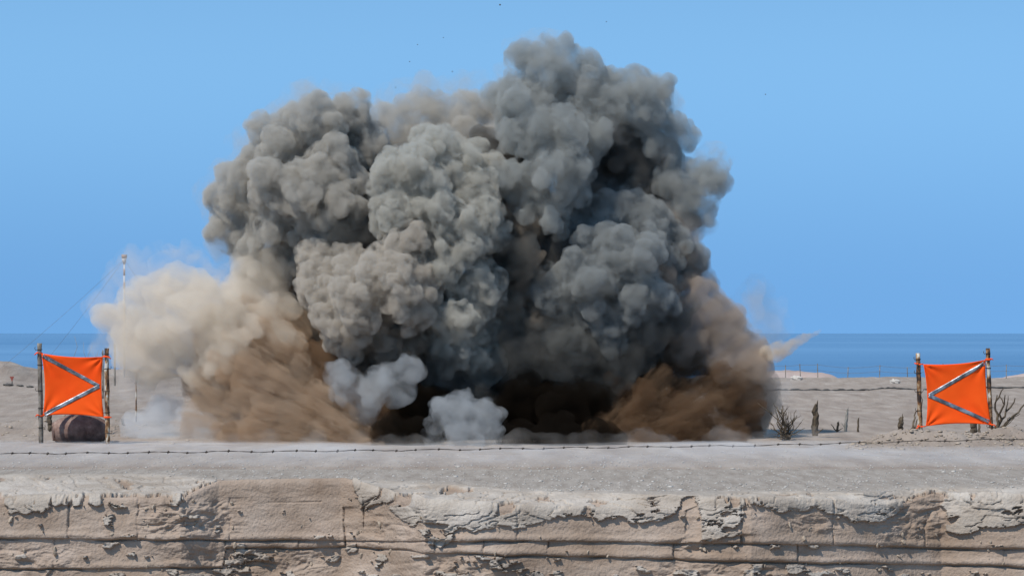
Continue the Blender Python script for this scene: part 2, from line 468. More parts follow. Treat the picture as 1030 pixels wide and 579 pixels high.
    lay1 = (~lay0) & (PY < L2)
    d = np.where(lay0, 0.075, np.where(lay1, 0.035, 0.0))
    gl1 = 0.1 + 1.15 * sstep(-0.12, 0.1, fbm(PX * 0.016, PX * 0 + 3, 3, 90))
    gl2 = 0.1 + 1.15 * sstep(-0.12, 0.1, fbm(PX * 0.018, PX * 0 + 5, 3, 91))
    for L, g in ((L1, gl1), (L2, gl2)):
        q = PY - L
        d -= 0.045 * g * np.exp(-((q - 0.8) / 0.9) ** 2)
        d += 0.02 * np.exp(-((q + 3) / 3.0) ** 2)
    L0 = 505 + wob(4, 0.02, 3)
    d -= 0.014 * np.exp(-((PY - L0) / 0.9) ** 2) * sstep(0.0, 0.12, fbm(PX * 0.02, PX * 0 + 9, 3, 95))
    cracks0 = [(-150, -1), (69, 1), (139, .7), (231, .4), (347, 1.2), (366, 1), (520, .4), (590, .0), (690, .6), (746, 1.6), (838, 1.1), (930, .5), (1160, 1)]
    cracks1 = [(-90, 1), (55, .5), (112, .8), (226, .6), (300, .5), (347, 1), (438, .9), (486, .5), (551, .8), (678, .9), (737, .6), (802, .8), (1009, 1.2), (1120, 1)]
    for arr, msk in ((cracks0, lay0 & (PY > np.maximum(500, sb[None]))), (cracks1, lay1)):
        for cx, s in arr:
            off = 3.0 * fbm(PY * 0.09, PY * 0 + cx, 3, 101)
            q = PX - cx - off
            s = s * (0.25 + 1.3 * sstep(-0.15, 0.15, fbm(PY * 0.07, PX * 0.01 + cx, 3, 103)))
            d -= msk * 0.05 * s * np.exp(-(q / 0.75) ** 2)
            d -= msk * 0.022 * s * sstep(0, 1.5, q) * (1 - sstep(4, 28, q))
    # rough broken places
    rough = np.zeros_like(PX)
    for cx, cyy, rx, ry, a in ((188, 522, 48, 20, 1.0), (400, 528, 38, 22, .9), (915, 520, 40, 25, .8), (975, 505, 40, 14, .5), (700, 550, 30, 10, .6), (250, 565, 90, 14, .8), (30, 562, 60, 14, .5), (450, 572, 60, 10, .7), (720, 573, 80, 8, .6), (820, 525, 30, 12, .6)):
        rough = np.maximum(rough, a * np.exp(-((PX - cx) / rx) ** 4 - ((PY - cyy) / ry) ** 4))
    rid = np.abs(fbm(PX * 0.04 + 2 * fbm(PX * 0.03, PY * 0.05, 3, 111), PY * 0.075, 5, 112))
    d += rough * (0.30 * rid - 0.06 + 0.09 * fbm(PX * 0.11, PY * 0.15, 4, 115))
    d += 0.09 * fbm(PX * 0.011, PY * 0.03, 4, 120) + 0.035 * fbm(PX * 0.07, PY * 0.12, 4, 122) * (0.5 + rough)
    # crust: a proud skin, thicker at its lower lip, with slanting flutes
    lip = sstep(-26, -2, PY - (cr + rag))
    sf = 1 - 0.45 * face
    d += c * (0.058 + sf * 0.03 * fbm(dx * 0.03, dy * 0.12, 5, 130, 0.5))
    hh = fbm(dx * 0.012, dy * 0.04, 5, 145, 0.52) * 8          # torn layers lapping over one another
    fl = np.floor(hh); fr = hh - fl
    d += c * sf * (0.026 * (fl + sstep(0.0, 0.05, fr)) - 0.04 * sstep(0.88, 0.98, fr))
    amp = np.concatenate([np.repeat(sstep(0.0, 0.42, t1) ** 2, len(xs), 1), np.ones((n2 + n3, len(xs)))])
    flat = np.concatenate([np.repeat(np.where(t1 < k, 0.25, 0.25 + 0.75 * sstep(0, 0.12, ts)), len(xs), 1), np.ones((n2 + n3, len(xs)))])
    d0 = 0.12 * (1 - face)                                # the plateau itself stays at its level
    dd = (d - np.where(face < 1, (1 - face) * 0.12 + 0.02, 0.0)) * amp * flat
    dd *= np.where(face < 1, 0.4 + 0.6 * face, 1.0)
    dd += (1 - face) * amp * 0.035 * fbm(X * 5 + Z * 6, Y * 3 + Z * 14, 4, 150)
    gy, gz = np.gradient(Y, axis=0), np.gradient(Z, axis=0)      # outward normal of the profile
    for _ in range(6):
        gy[1:-1] = (gy[:-2] + gy[1:-1] * 2 + gy[2:]) / 4; gz[1:-1] = (gz[:-2] + gz[1:-1] * 2 + gz[2:]) / 4
    gl = np.hypot(gy, gz) + 1e-9
    Yd = Y + dd * gz / gl
    Zd = Z - dd * gy / gl
    # settle the plateau strip's far rim on the ground sheet
    V = np.stack([X, Yd, Zd], -1)
    ny, nx = X.shape
    I = np.arange(ny * nx).reshape(ny, nx)
    Q = np.stack([I[1:, :-1], I[1:, 1:], I[:-1, 1:], I[:-1, :-1]], -1).reshape(-1, 4)
    qc = crust[:-1, :-1].ravel()
    qpx = PX[:-1, :-1].ravel()
    l0 = lay0[:-1, :-1].ravel(); l1 = lay1[:-1, :-1].ravel()
    rid_ = np.full(len(Q), -1)
    cs0 = np.array([a for a, _ in cracks0 if _ > 0.3]); cs1 = np.array([a for a, _ in cracks1])
    offq = (3.0 * fbm(PY * 0.09, PY * 0, 3, 101))[:-1, :-1].ravel()
    rid_ = np.where(l0, 100 + np.searchsorted(cs0, qpx), np.where(l1, 200 + np.searchsorted(cs1, qpx), 300))
    rid_ = np.where(qc | (ontop[:-1, :-1].ravel() > 0.5), 0, rid_)
    top = empty('earth_bank', (0, 42, -3.2))
    tag(top, 'cut bank of pale brown earth with peeling crust in the foreground', 'bank', kind='structure')
    cf = sstep(0.15, 0.85, (np.pad(c, 1, mode='edge')[2:, 1:-1] + np.pad(c, 1, mode='edge')[:-2, 1:-1] + c * 2) / 4)
    Vf = V.reshape(-1, 3); cfl = cf.ravel(); tpl = ontop.ravel()
    for r in np.unique(rid_):
        sel = Q[rid_ == r]
        if len(sel) < 8: continue
        u, inv = np.unique(sel, return_inverse=True)
        nm = 'crust' if r == 0 else 'earth_block' if r < 200 else 'earth_slab' if r < 300 else 'lower_earth'
        me = np_mesh(nm, Vf[u], inv.reshape(-1, 4))
        for an, arr in (('crust', cfl[u]), ('top', tpl[u])):
            a_ = me.attributes.new(an, 'FLOAT', 'POINT'); a_.data.foreach_set('value', arr.astype(np.float32))
        o = link(nm, me, M['bank'], top, smooth=False)
        if r == 0: o['label'] = 'pale flaking crust over the shoulder of the bank'
    # loose clods caught on the ledges
    r_ = random.Random(77)
    rows = np.arange(ny); k2 = 0
    while k2 < 110:
        i_, j_ = r_.randrange(60, ny - n3 - 6), r_.randrange(30, nx - 30)
        px_, py_ = PX[i_, j_], PY[i_, j_]
        if not (-10 < px_ < 1040 and 492 < py_ < 590): continue
        near = min(abs(py_ - L1[i_, j_] + 3), abs(py_ - L2[i_, j_] + 3))
        if near > 5 and rough[i_, j_] < 0.3 and r_.random() > 0.15: continue
        o = bpy.data.objects.new('clod', ROCKS[k2 % 6]); COL.objects.link(o)
        o.parent = top; o.matrix_parent_inverse = Matrix.Translation(-top.location)
        sz = r_.choice((0.016, 0.022, 0.03, 0.042)) * r_.uniform(.8, 1.2)
        o.location = V[i_, j_] + np.array([0, -sz * 0.3, 0]); o.scale = (sz * r_.uniform(.9, 1.7), sz * .8, sz)
        o.rotation_euler = (r_.uniform(0, 3), r_.uniform(0, 3), r_.uniform(0, 3))
        k2 += 1
    return top


# loose flakes and clods on the bank and stones on the plateau
bank_top = bank()

def plateau_gravel():
    base = [np.array([v.co[:] for v in me.vertices]) for me in ROCKS]
    tri = np.array([p.vertices[:] for p in ROCKS[0].polygons])
    Vs, Ts = [], []
    n = 0
    for i in range(4200):
        D = 41.6 + 14 * random.random() ** 1.6
        px = random.uniform(-30, 1060)
        x = gx(px, D)
        r = random.choice((0.008, 0.011, 0.014, 0.019)) * random.uniform(0.7, 1.3)
        if random.random() < 0.02: r *= 2
        # only where the plateau is level
        e = np.interp(px, [0, 110, 240, 360, 450, 520, 700, 860, 930, 1030], [477, 476, 485, 483, 488, 495, 499, 497, 492, 492])
        if D < F * EYE / (e - 1.0 - HOR): continue
        Vs.append(base[i % 6] * r * np.array([1.2, 1.2, 0.8]) + np.array([x, D, 0.004]))
        Ts.append(tri + n); n += len(base[0])
    me = np_mesh('gravel', np.concatenate(Vs), np.concatenate(Ts))
    o = link('gravel', me, M['pale_clod'])
    tag(o, 'small pale clods strewn over the level ground above the bank', 'gravel', kind='stuff')
plateau_gravel()

def berm_rubble():
    base = [np.array([v.co[:] for v in me.vertices]) for me in ROCKS]
    tri = np.array([p.vertices[:] for p in ROCKS[0].polygons])
    Vs, Ts, n = [], [], 0
    for i in range(900):
        right = random.random() < 0.62
        D = random.gauss(58.0, 0.8) if right else random.gauss(67.5, 3.0)
        px = random.uniform(850, 1060) if right else random.uniform(-20, 190)
        x = gx(px, D); r = random.choice((.012, .018, .026, .04)) * random.uniform(.7, 1.3)
        Vs.append(base[i % 6] * r * np.array([1.3, 1.2, .9]) + np.array([x, D, ground_z(x, D) + r * .25])); Ts.append(tri + n); n += len(base[0])
    tag(link('rubble', np_mesh('rubble', np.concatenate(Vs), np.concatenate(Ts)), M['clod']), 'loose clods of soil around the feet of the two orange panels', 'rubble', kind='stuff')
berm_rubble()

# ------------------------------------------------------------------ orange target panels
def panel(D, zb, posts, corners, tape, label, mats):
    """posts: [(px, top, foot, width, lean)], corners TL TR BR BL in photo pixels on the plane at D"""
    root = empty('target_panel', (gx(posts[0][0], D), D, zb))
    tag(root, label, 'target', 'orange target panels')
    for (px, pt, pb, w, px2), m in zip(posts, mats):
        a, b = at(px2, pb, D), at(px, pt, D)
        b.y += 0.02
        bm = bmesh.new()
        n = 14
        pts = [a.lerp(b, k / n) + Vector((random.uniform(-.006, .006), 0, 0)) for k in range(n + 1)]
        rr = w * D / F / 2
        tube(bm, pts, [rr * random.uniform(0.92, 1.06) for _ in pts], 12, jitter=0.05)
        po = bm_obj('post', bm, M[m], root)
        for f in (0.16, 0.36, 0.57, 0.78, 0.93):              # twisted wire hooks
            c = a.lerp(b, f + random.uniform(-.03, .03))
            bm = bmesh.new()
            s = random.choice((-1, 1))
            ring = [c + Vector((math.cos(t) * rr * 1.12, math.sin(t) * rr * 1.12, 0.004 * math.sin(3 * t))) for t in np.linspace(0, 2 * math.pi, 11)]
            tube(bm, ring, 0.008, 5)
            hook = [c + Vector((s * rr, -rr * .5, 0)), c + Vector((s * (rr + .035), -rr * .5, -.01)), c + Vector((s * (rr + .05), -rr * .5, .03)), c + Vector((s * (rr + .04), -rr * .5, .06))]
            tube(bm, hook, 0.007, 5)
            bm_obj('wire_hook', bm, M['wire'], po)
    # cloth
    TL, TR, BR, BL = [np.array(at(*c, D - 0.05)) for c in corners]
    N = 48
    uu, vv = np.meshgrid(np.linspace(0, 1, N), np.linspace(0, 1, N))
    # edges pulled in between the ties
    bow = 0.045
    u2 = uu + bow * 4 * vv * (1 - vv) * (1 - 2 * uu) * (1 - 0.3 * uu)
    v2 = vv + bow * 0.75 * 4 * uu * (1 - uu) * (1 - 2 * vv)
    def cloth(u, v):
        p = (TL * ((1 - u) * (1 - v))[..., None] + TR * (u * (1 - v))[..., None] + BR * (u * v)[..., None] + BL * ((1 - u) * v)[..., None])
        d = 0.05 * np.sin(np.pi * u) * np.sin(np.pi * v)
        for cx, cy in ((0, 0), (1, 0), (1, 1), (0, 1)):      # folds that fan out of each tied corner
            ax, ay = np.abs(u - cx), np.abs(v - cy)
            r = np.hypot(ax, ay) + 1e-6
            th = np.arctan2(ay, ax)
            d = d + 0.022 * np.cos(th * 11 + cx * 2 + cy) * np.exp(-(r / 0.30) ** 2) * (1 - np.exp(-(r / 0.04) ** 2))
        d = d + 0.02 * fbm(u * 3 + D, v * 3, 3, 201)
        p = p.copy(); p[..., 1] += d
        return p
    V = cloth(u2, v2).reshape(-1, 3)
    I = np.arange(N * N).reshape(N, N)
    Q = np.stack([I[1:, :-1], I[1:, 1:], I[:-1, 1:], I[:-1, :-1]], -1).reshape(-1, 4)
    sh = link('fabric_sheet', np_mesh('fabric_sheet', V, Q), M['fabric'], root, smooth=True)
    md = sh.modifiers.new('thickness', 'SOLIDIFY'); md.thickness = 0.004; md.offset = 0
    # reflective tape sewn on as a zigzag
    for j, (p, q) in enumerate(zip(tape, tape[1:])):
        (u0, v0), (u1, v1) = p, q
        n = 60
        t = np.linspace(0, 1, n)
        L = math.hypot(u1 - u0, v1 - v0); nxn, nyn = -(v1 - v0) / L, (u1 - u0) / L
        w = np.linspace(-0.031, 0.031, 5)
        T, W = np.meshgrid(t, w, indexing='ij')
        u = u0 + (u1 - u0) * T + nxn * W; v = v0 + (v1 - v0) * T + nyn * W
        pv = cloth(u, v)
        pv[..., 1] -= 0.007 + 0.002 * j + 0.006 * fbm(T * 26, W * 9 + j, 3, 220) * 1.0
        I = np.arange(n * 5).reshape(n, 5)
        Q = np.stack([I[:-1, :-1], I[1:, :-1], I[1:, 1:], I[:-1, 1:]], -1).reshape(-1, 4)
        tp = link('reflective_tape', np_mesh('reflective_tape', pv.reshape(-1, 3), Q), M['tape'], sh, smooth=True)
        md = tp.modifiers.new('thickness', 'SOLIDIFY'); md.thickness = 0.003; md.offset = 0
    # ties from each corner round the nearer post
    for ci, c in enumerate((TL, TR, BR, BL)):
        ps = posts[0] if ci in (0, 3) else posts[1]
        c = Vector(c)
        f = (corners[ci][1] - ps[1]) / (ps[2] - ps[1])
        pc = at(ps[0], ps[1], D).lerp(at(ps[4], ps[2], D), f)
        rr = ps[3] * D / F / 2 * 1.25
        side = 1 if ci in (1, 2) else -1
        bm = bmesh.new()
        pts = [c] + [pc + Vector((rr * math.cos(t), rr * math.sin(t), .01 * t / 3)) for t in np.linspace(-math.pi / 2, 1.4 * math.pi, 10) * 1.0]
        pts += [pc + Vector((side * .07, -.06, random.uniform(-.03, .03))), pc + Vector((side * .10, -.06, random.uniform(-.07, .04)))]
        tube(bm, pts, 0.013, 6)
        bm_obj('cord_tie', bm, M['cord'], root)
    return root

DL = 59.6
panel(DL, 0, [(39.5, 345, 449, 4.6, 41.5), (107, 350, 449, 4.6, 108.5)], [(41.5, 355), (103.5, 358.5), (104.5, 419.5), (43, 418)],
      [(0.02, 0.04), (0.93, 0.49), (0.03, 0.98)], 'orange cloth panel with silver zigzag tape, standing over the rusty drum', ('grey_pipe', 'rust_pipe'))
DR = 60.4
panel(DR, 0, [(923.5, 355, 446, 4.6, 926), (993.5, 350, 446, 4.4, 997.5)], [(928.5, 366), (991.5, 361.5), (997.5, 427), (931, 428.5)],
      [(0.98, 0.05), (0.07, 0.51), (0.97, 0.955)], 'orange cloth panel with silver zigzag tape, behind the low soil mound', ('rust_pipe', 'rust_pipe'))

# the drum under the left panel
def drum():
    D = 60.4
    c = at(80.5, 433.0, D)
    R, L = 0.385, 1.20
    root = empty('rusty_drum', (c.x, D, 0))
    tag(root, 'rusty dark brown drum lying on its side under the orange panel', 'drum')
    ax = Vector((0.97, 0.24, 0.02)).normalized()
    bm = bmesh.new()
    prof = []
    for t in np.linspace(-0.5, 0.5, 41):
        r = R * (1 - 0.50 * (abs(t) * 2) ** 2.4)
        r += 0.010 * math.exp(-((abs(t) - 0.17) / 0.012) ** 2)
        prof.append((t * L, r))
    pts = [c + ax * a for a, _ in prof]
    tube(bm, pts, [r for _, r in prof], 48, cap=True, jitter=0.012)
    bm_obj('shell', bm, M['drum'], root)
    for s in (-1, 1):
        bm = bmesh.new()
        e = c + ax * (s * L / 2)
        u = ax.cross(Vector((0, 0, 1))).normalized(); v = ax.cross(u)
        ring = [e + (u * math.cos(t) + v * math.sin(t)) * R * 0.505 for t in np.linspace(0, 2 * math.pi, 40)]
        tube(bm, ring, 0.016, 6, cap=False)
        bm_obj('rim', bm, M['drum'], root)
    bm = bmesh.new()
    e = c - ax * (L / 2 + 0.012) + Vector((0, 0, 0.13))
    tube(bm, [e + ax * 0.02, e - ax * 0.012], 0.035, 14)
    bm_obj('bung', bm, M['drum'], root)
drum()

# ------------------------------------------------------------------ barbed wire across the plateau
def barbed_wire():
    pts = []
    for px in np.linspace(-60, 1090, 140):
        py = np.interp(px, [-60, 0, 400, 770, 900, 1090], [457, 456, 452.5, 447.5, 444, 440])
        zz = np.interp(px, [-60, 780, 900, 1090], [0.13, 0.10, 0.30, 0.33])
        D = gdist(py, zz)
        pts.append(Vector((gx(px, D), D, zz + 0.012 * math.sin(px * 0.09) + random.uniform(-.006, .006))))
    root = empty('barbed_wire', (0, 55, 0))
    tag(root, 'low rusty barbed wire strung across the whole plateau', 'barbed wire')
    bm = bmesh.new()
    for ph in (0, math.pi):
        tube(bm, [p + Vector((0, .006 * math.cos(i * 1.3 + ph), .006 * math.sin(i * 1.3 + ph))) for i, p in enumerate(pts)], 0.0045, 5)
    bm_obj('strand', bm, M['wire'], root)
    i = 1.0
    while i < len(pts) - 2:
        k = int(i); p = pts[k].lerp(pts[k + 1], i - k)
        bm = bmesh.new()
        s = random.uniform(0.02, 0.032)
        a = random.uniform(0, math.pi)
        v = Vector((0.25, 0.55 * math.cos(a), 0.9)).normalized()
        w = Vector((-0.45, 0.55, -0.75 + random.uniform(-.4, .4))).normalized()
        tube(bm, [p - v * s, p + v * s], 0.0075, 4)
        tube(bm, [p - w * s + Vector((.012, 0, 0)), p + w * s + Vector((.012, 0, 0))], 0.0075, 4)
        tube(bm, [p - Vector((.018, 0, 0)), p + Vector((.03, 0, 0))], 0.014, 6)
        bm_obj('barb', bm, M['wire'], root)
        i += random.uniform(2.1, 2.9)
    for p in (pts[0], pts[-1]):
        bm = bmesh.new()
        tube(bm, [Vector((p.x, p.y, -0.3)), Vector((p.x, p.y, 0.6))], 0.03, 8)
        bm_obj('picket', bm, M['rust_pipe'], root)
barbed_wire()

# ------------------------------------------------------------------ dead wood
def branch(bm, a, b, r0, r1, n=6, wig=0.06, seg=7):
    a, b = Vector(a), Vector(b)
    L = (b - a).length
    pts = [a.lerp(b, k / n) + (Vector((random.uniform(-1, 1), random.uniform(-1, 1), random.uniform(-.5, .5))) * wig * L if 0 < k < n else Vector()) * 0.5 for k in range(n + 1)]
    tube(bm, pts, [r0 + (r1 - r0) * k / n for k in range(n + 1)], seg, jitter=0.12)
    return pts

def stump(px, top, foot, w, label, tip=0.0, mat='wood', D=None, twigs=()):
    """broken dead post or trunk; twigs: (fraction, dx_px, dy_px, width_px)"""
    z0 = -0.05
    D = D or gdist(foot, 0.0)
    root = empty('dead_stump', (gx(px, D), D, 0))
    tag(root, label, 'stump', 'dead stumps on the plateau')
    a, b = at(px, foot + 3, D), at(px + tip, top, D)
    bm = bmesh.new()
    r = w * D / F / 2
    n = 9
    pts = [a.lerp(b, k / n) + Vector((random.uniform(-.25, .25), random.uniform(-.25, .25), 0)) * r for k in range(n + 1)]
    rad = [r * (1.15 - 0.25 * k / n) for k in range(n + 1)]
    rad[-1] = r * 0.35; rad[-2] = r * 0.8
    tube(bm, pts, rad, 9, jitter=0.22)
    # splintered top
    tube(bm, [pts[-3] + Vector((r * .6, 0, 0)), b + Vector((r * .7, 0, r * 1.3))], [r * .45, r * .08], 5)
    bm_obj('trunk', bm, M[mat], root, smooth=False)
    for f, dx, dy, tw in twigs:
        bm = bmesh.new()
        s = a.lerp(b, f)
        branch(bm, s, s + Vector((dx, random.uniform(-6, 6), -dy)) * (D / F), tw * D / F / 2, tw * D / F / 6, 5, 0.12, 6)
        bm_obj('twig', bm, M[mat], root)
    return root

stump(819.5, 406, 438, 6.0, 'tallest thick broken stump, right of the tangled dead bush', 1.0, twigs=[(.12, 8, -6, 2), (.9, 1.5, -6, 1.6)])
stump(842, 424, 434, 2.4, 'short forked stump next to the thin upright stick', 1.0, twigs=[(.2, -6, -8, 1.6), (.3, 5, -3, 1.3)])
stump(850, 411, 434, 3.0, 'thin upright stick with a leaning tip between two short stumps', 2.5, 'grey_wood', twigs=[(.25, -4, -6, 1.4)])
stump(863, 420, 434, 2.0, 'very thin short stick right of the upright stick', 0.5)
stump(905, 419, 433, 5.2, 'squat dark stump left of the right-hand orange panel', 1.0, twigs=[(.5, 3, -9, 1.4)])
stump(979, 420, 436, 6.5, 'stubby brown stump below the right-hand orange panel', 0)
stump(985, 423, 436, 2.4, 'thin stick beside the stub below the right-hand orange panel', 0)
stump(51, 415, 430, 5.0, 'dark stub below the orange panel, left of the drum', -2, D=62.5, twigs=[(.5, 4, 8, 2.5)])
stump(126, 421, 432, 2.4, 'small leaning stick between the left-hand target and the dust', -3, D=67, twigs=[(.1, 4, -4, 1.5)])

def bush(name, label, base, tips, D, w=2.0, mat='wood', cat='bush', subs=2):
    root = empty(name, (gx(base[0], D), D, 0))
    tag(root, label, cat)
    s0 = at(base[0], base[1], D)
    for (tx, ty, tw, dd) in tips:
        bm = bmesh.new()
        s = s0 + Vector((random.uniform(-.1, .1), random.uniform(-.1, .1), 0))
        e = at(tx, ty, D + dd)
        pts = branch(bm, s, e, tw * D / F / 2, tw * D / F / 7, 8, 0.10, 7)
        for _ in range(subs):
            k = random.randint(3, 7)
            q = pts[k]
            e2 = q + (e - s).normalized() * random.uniform(.08, .28) + Vector((random.uniform(-.22, .22), random.uniform(-.15, .15), random.uniform(-.08, .2)))
            branch(bm, q, e2, tw * D / F / 4, tw * D / F / 12, 4, 0.12, 5)
        bm_obj('branch', bm, M[mat], root)
    return root

bush('dead_bush', 'tangled grey dead bush at the edge of the dust, left of the tallest stump', (790, 441),
     [(776, 414, 2.4, .2), (782, 409, 2.6, -.1), (787, 408, 2.4, .3), (792, 418, 2.2, -.3), (795, 424, 2.0, .1), (774, 424, 1.8, .4), (779, 432, 1.8, -.5), (801, 412, 1.8, 0), (799, 422, 2.0, -.2), (810, 430, 1.6, .3), (783, 420, 2.2, .5), (788, 414, 2.0, -.4), (802, 436, 2.0, -.6), (778, 438, 2.0, -.5), (786, 411, 1.8, -.2), (780, 416, 1.8, .2), (790, 412, 1.8, .2), (784, 426, 1.8, .2), (796, 430, 1.8, -.3), (775, 430, 1.6, .3), (806, 424, 1.4, .1)], 61.5, mat='wood', subs=2)
bush('dead_branches', 'bare forked dead branches right of the right-hand orange panel', (1001, 436),
     [(1003, 397, 4.0, 0), (1021, 400, 3.6, .2), (1011, 397, 3.4, -.2), (1034, 402, 3.4, .3), (1013, 434, 2.0, -.3), (1016, 419, 2.2, 0)], 61.8, subs=1)
bush('leaning_branch', 'single leaning branch behind the left post of the right-hand panel', (916, 433),
     [(924, 408, 2.6, .2), (929, 392, 1.8, .3)], 62.5, subs=0, cat='branch')
bush('dry_reeds', 'thin dry stalks rising behind the top of the left-hand panel', (90, 432),
     [(75, 338, 1.0, .6), (84, 344, 0.9, .3), (93, 347, 0.9, .5), (99, 352, 1.0, 0), (104, 352, 1.4, .2), (102, 362, 1.6, -.1)], 64, cat='plant', mat='grey_wood', subs=1)

# ------------------------------------------------------------------ far things
def far_post(px, top, foot, w, label, mat='grey_pipe', lean=0):
    D = gdist(foot)
    root = empty('far_post', (gx(px, D), D, 0)); tag(root, label, 'post', 'thin posts on the beach')
    bm = bmesh.new()
    a, b = at(px, foot + 2, D), at(px + lean, top, D)
    tube(bm, [a.lerp(b, k / 6) for k in range(7)], w * D / F / 2, 7, jitter=.1)
    bm_obj('shaft', bm, M[mat], root)
    bm = bmesh.new()
    c = a.lerp(b, .82)
    tube(bm, [c + Vector((-.05, -.03, 0)), c + Vector((.06, -.03, .02))], .012, 5)
    bm_obj('wire_hook', bm, M['wire'], root)
far_post(115.5, 346, 393, 2.0, 'dark thin post just right of the left-hand panel')
far_post(103.5, 352, 402, 1.6, 'thin post hidden partly by the left-hand panel edge')
far_post(137, 376, 424, 1.6, 'pale thin post at the edge of the pale dust', 'rust_pipe')

def mast():
    D = 122.0
    root = empty('antenna_mast', (gx(125, D), D, 0))
    tag(root, 'tall thin guyed mast rising behind the pale dust cloud', 'mast')
    zt = at(125, 256, D).z
    x = gx(125, D)
    def seg(name, z0, z1, r, m, rb=None):
        bm = bmesh.new(); tube(bm, [(x, D, z0), (x, D, z1)], [rb or r, r], 10); return bm_obj(name, bm, M[m], root)
    seg('pole', -0.5, zt - 0.2, 0.042, 'mast')
    for k, z in enumerate((zt - 1.55, zt - .95)):
        seg('red_band', z, z + 0.3, 0.045, 'mast_red')
    seg('collar', zt - .42, zt - .12, .12, 'mast', .06)
    seg('head', zt - .16, zt, .13, 'mast_red', .12)
    top = Vector((x, D, zt - .2))
    for (px, dd) in ((-26, -6), (27, 8), (215, 3)):
        e = Vector((gx(px, D + dd), D + dd, 0))
        bm = bmesh.new()
        tube(bm, [top.lerp(e, t) + Vector((0, 0, -0.5 * t * (1 - t))) for t in np.linspace(0, 1, 14)], 0.0055, 5)
        bm_obj('guy_wire', bm, M['thin_wire'], root)
mast()

def warning_sign():
    D = 112.0
    c = at(12, 381, D); s = D / F
    root = empty('warning_sign', (c.x, D, 0)); tag(root, 'tiny faded red triangular sign on the dune left of the panel', 'sign')
    bm = bmesh.new()
    vs = [c + Vector((-2.3 * s, 0, 2.6 * s)), c + Vector((2.3 * s, 0, 2.6 * s)), c + Vector((0, 0, -2.6 * s))]
    f = [bm.verts.new(v + Vector((0, dy, 0))) for dy in (-.01, .01) for v in vs]
    bm.faces.new(f[:3]); bm.faces.new(f[3:][::-1])
    for k in range(3): bm.faces.new((f[k], f[(k + 1) % 3], f[3 + (k + 1) % 3], f[3 + k]))
    bm_obj('plate', bm, M['sign_red'], root, smooth=False)
    bm = bmesh.new(); tube(bm, [(c.x, D + .03, ground_z(c.x, D) - .2), (c.x, D + .03, c.z + .05)], .02, 6)
    bm_obj('stake', bm, M['wire'], root)
warning_sign()

def boulder(name, px, py, w, h, D, mat, label, group, seed):
    r = random.Random(seed)
    bm = bmesh.new()
    bmesh.ops.create_icosphere(bm, subdivisions=3, radius=1.0)
    off = seed * 3.1
    for v in bm.verts:
        k = 1 + 0.25 * math.sin(v.co.x * 3 + off) * math.sin(v.co.y * 2.6 + off * 2) + 0.14 * math.sin(v.co.z * 7 + v.co.x * 5 + off) + r.uniform(-.05, .05)
        v.co = Vector((v.co.x * k * w / 2, v.co.y * k * w / 2.4, max(v.co.z, -.55) * k * h / 1.5)) * (D / F)
    c = at(px, py, D)
    me = bpy.data.meshes.new(name); bm.to_mesh(me); bm.free()
    o = link(name, me, M[mat])
    o.location = (c.x, D, ground_z(c.x, D) + 0.25 * h * D / F)
    return tag(o, label, 'stone', group)
boulder('pale_boulder', 801, 379, 12, 5, 142, 'stone', 'long pale boulder near the shore, beside the thin far fence', 'boulders near the shore', 3)
boulder('pale_boulder', 900, 385.5, 10, 4.5, 131, 'stone', 'pale boulder near the shore just left of the right-hand panel', 'boulders near the shore', 5)
for k, (px, w, h, t) in enumerate([(8, 10, 3, 'dark flat stone below the small red sign'), (20, 8, 2, 'low dark stone right of the small red sign'), (30, 7, 2.6, 'dark stone on the sand beside the left panel post')]):
    boulder('dark_stone', px, 388, w, h, 112, 'dark_stone', t, 'dark stones on the dune', 11 + k)

def wrack_line():
    pts = []
    for px in np.linspace(700, 1180, 160):
        D = gdist(391.5) + 1.5 * math.sin(px * .013)
        x = gx(px, D)
        pts.append(Vector((x, D, ground_z(x, D) + 0.02 + random.uniform(-.02, .02))))
    bm = bmesh.new()
    tube(bm, pts, [random.uniform(.025, .06) for _ in pts], 7, jitter=.25)
    o = bm_obj('dark_pipe', bm, M['black_pipe'])
    tag(o, 'dark rough pipe line lying across the far sand on the right', 'pipe')
wrack_line()

def far_fence():
    D = 148.0
    root = empty('wire_fence', (gx(810, D), D, 0)); tag(root, 'faint thin wire fence along the far shore', 'fence')
    pxs = [760, 790, 806, 823, 852, 884, 913, 950, 985, 1012, 1045]
    tops = []
    for px in pxs:
        x = gx(px, D); b = Vector((x, D, -1.0)); t = Vector((x + random.uniform(-.1, .1), D, at(px, 366 + random.uniform(-2, 3), D).z))
        bm = bmesh.new(); tube(bm, [b, t], .022, 6); bm_obj('post', bm, M['grey_pipe'], root); tops.append(t)
    for f in (0.05, 0.35):
        bm = bmesh.new()
        pts = []
        for a, b in zip(tops, tops[1:]):
            pts += [a.lerp(b, k / 5) - Vector((0, 0, f + .10 * (k / 5) * (1 - k / 5))) for k in range(5)]
        tube(bm, pts + [tops[-1] - Vector((0, 0, f))], 0.009, 5)
        bm_obj('fence_wire', bm, M['thin_wire'], root)
far_fence()

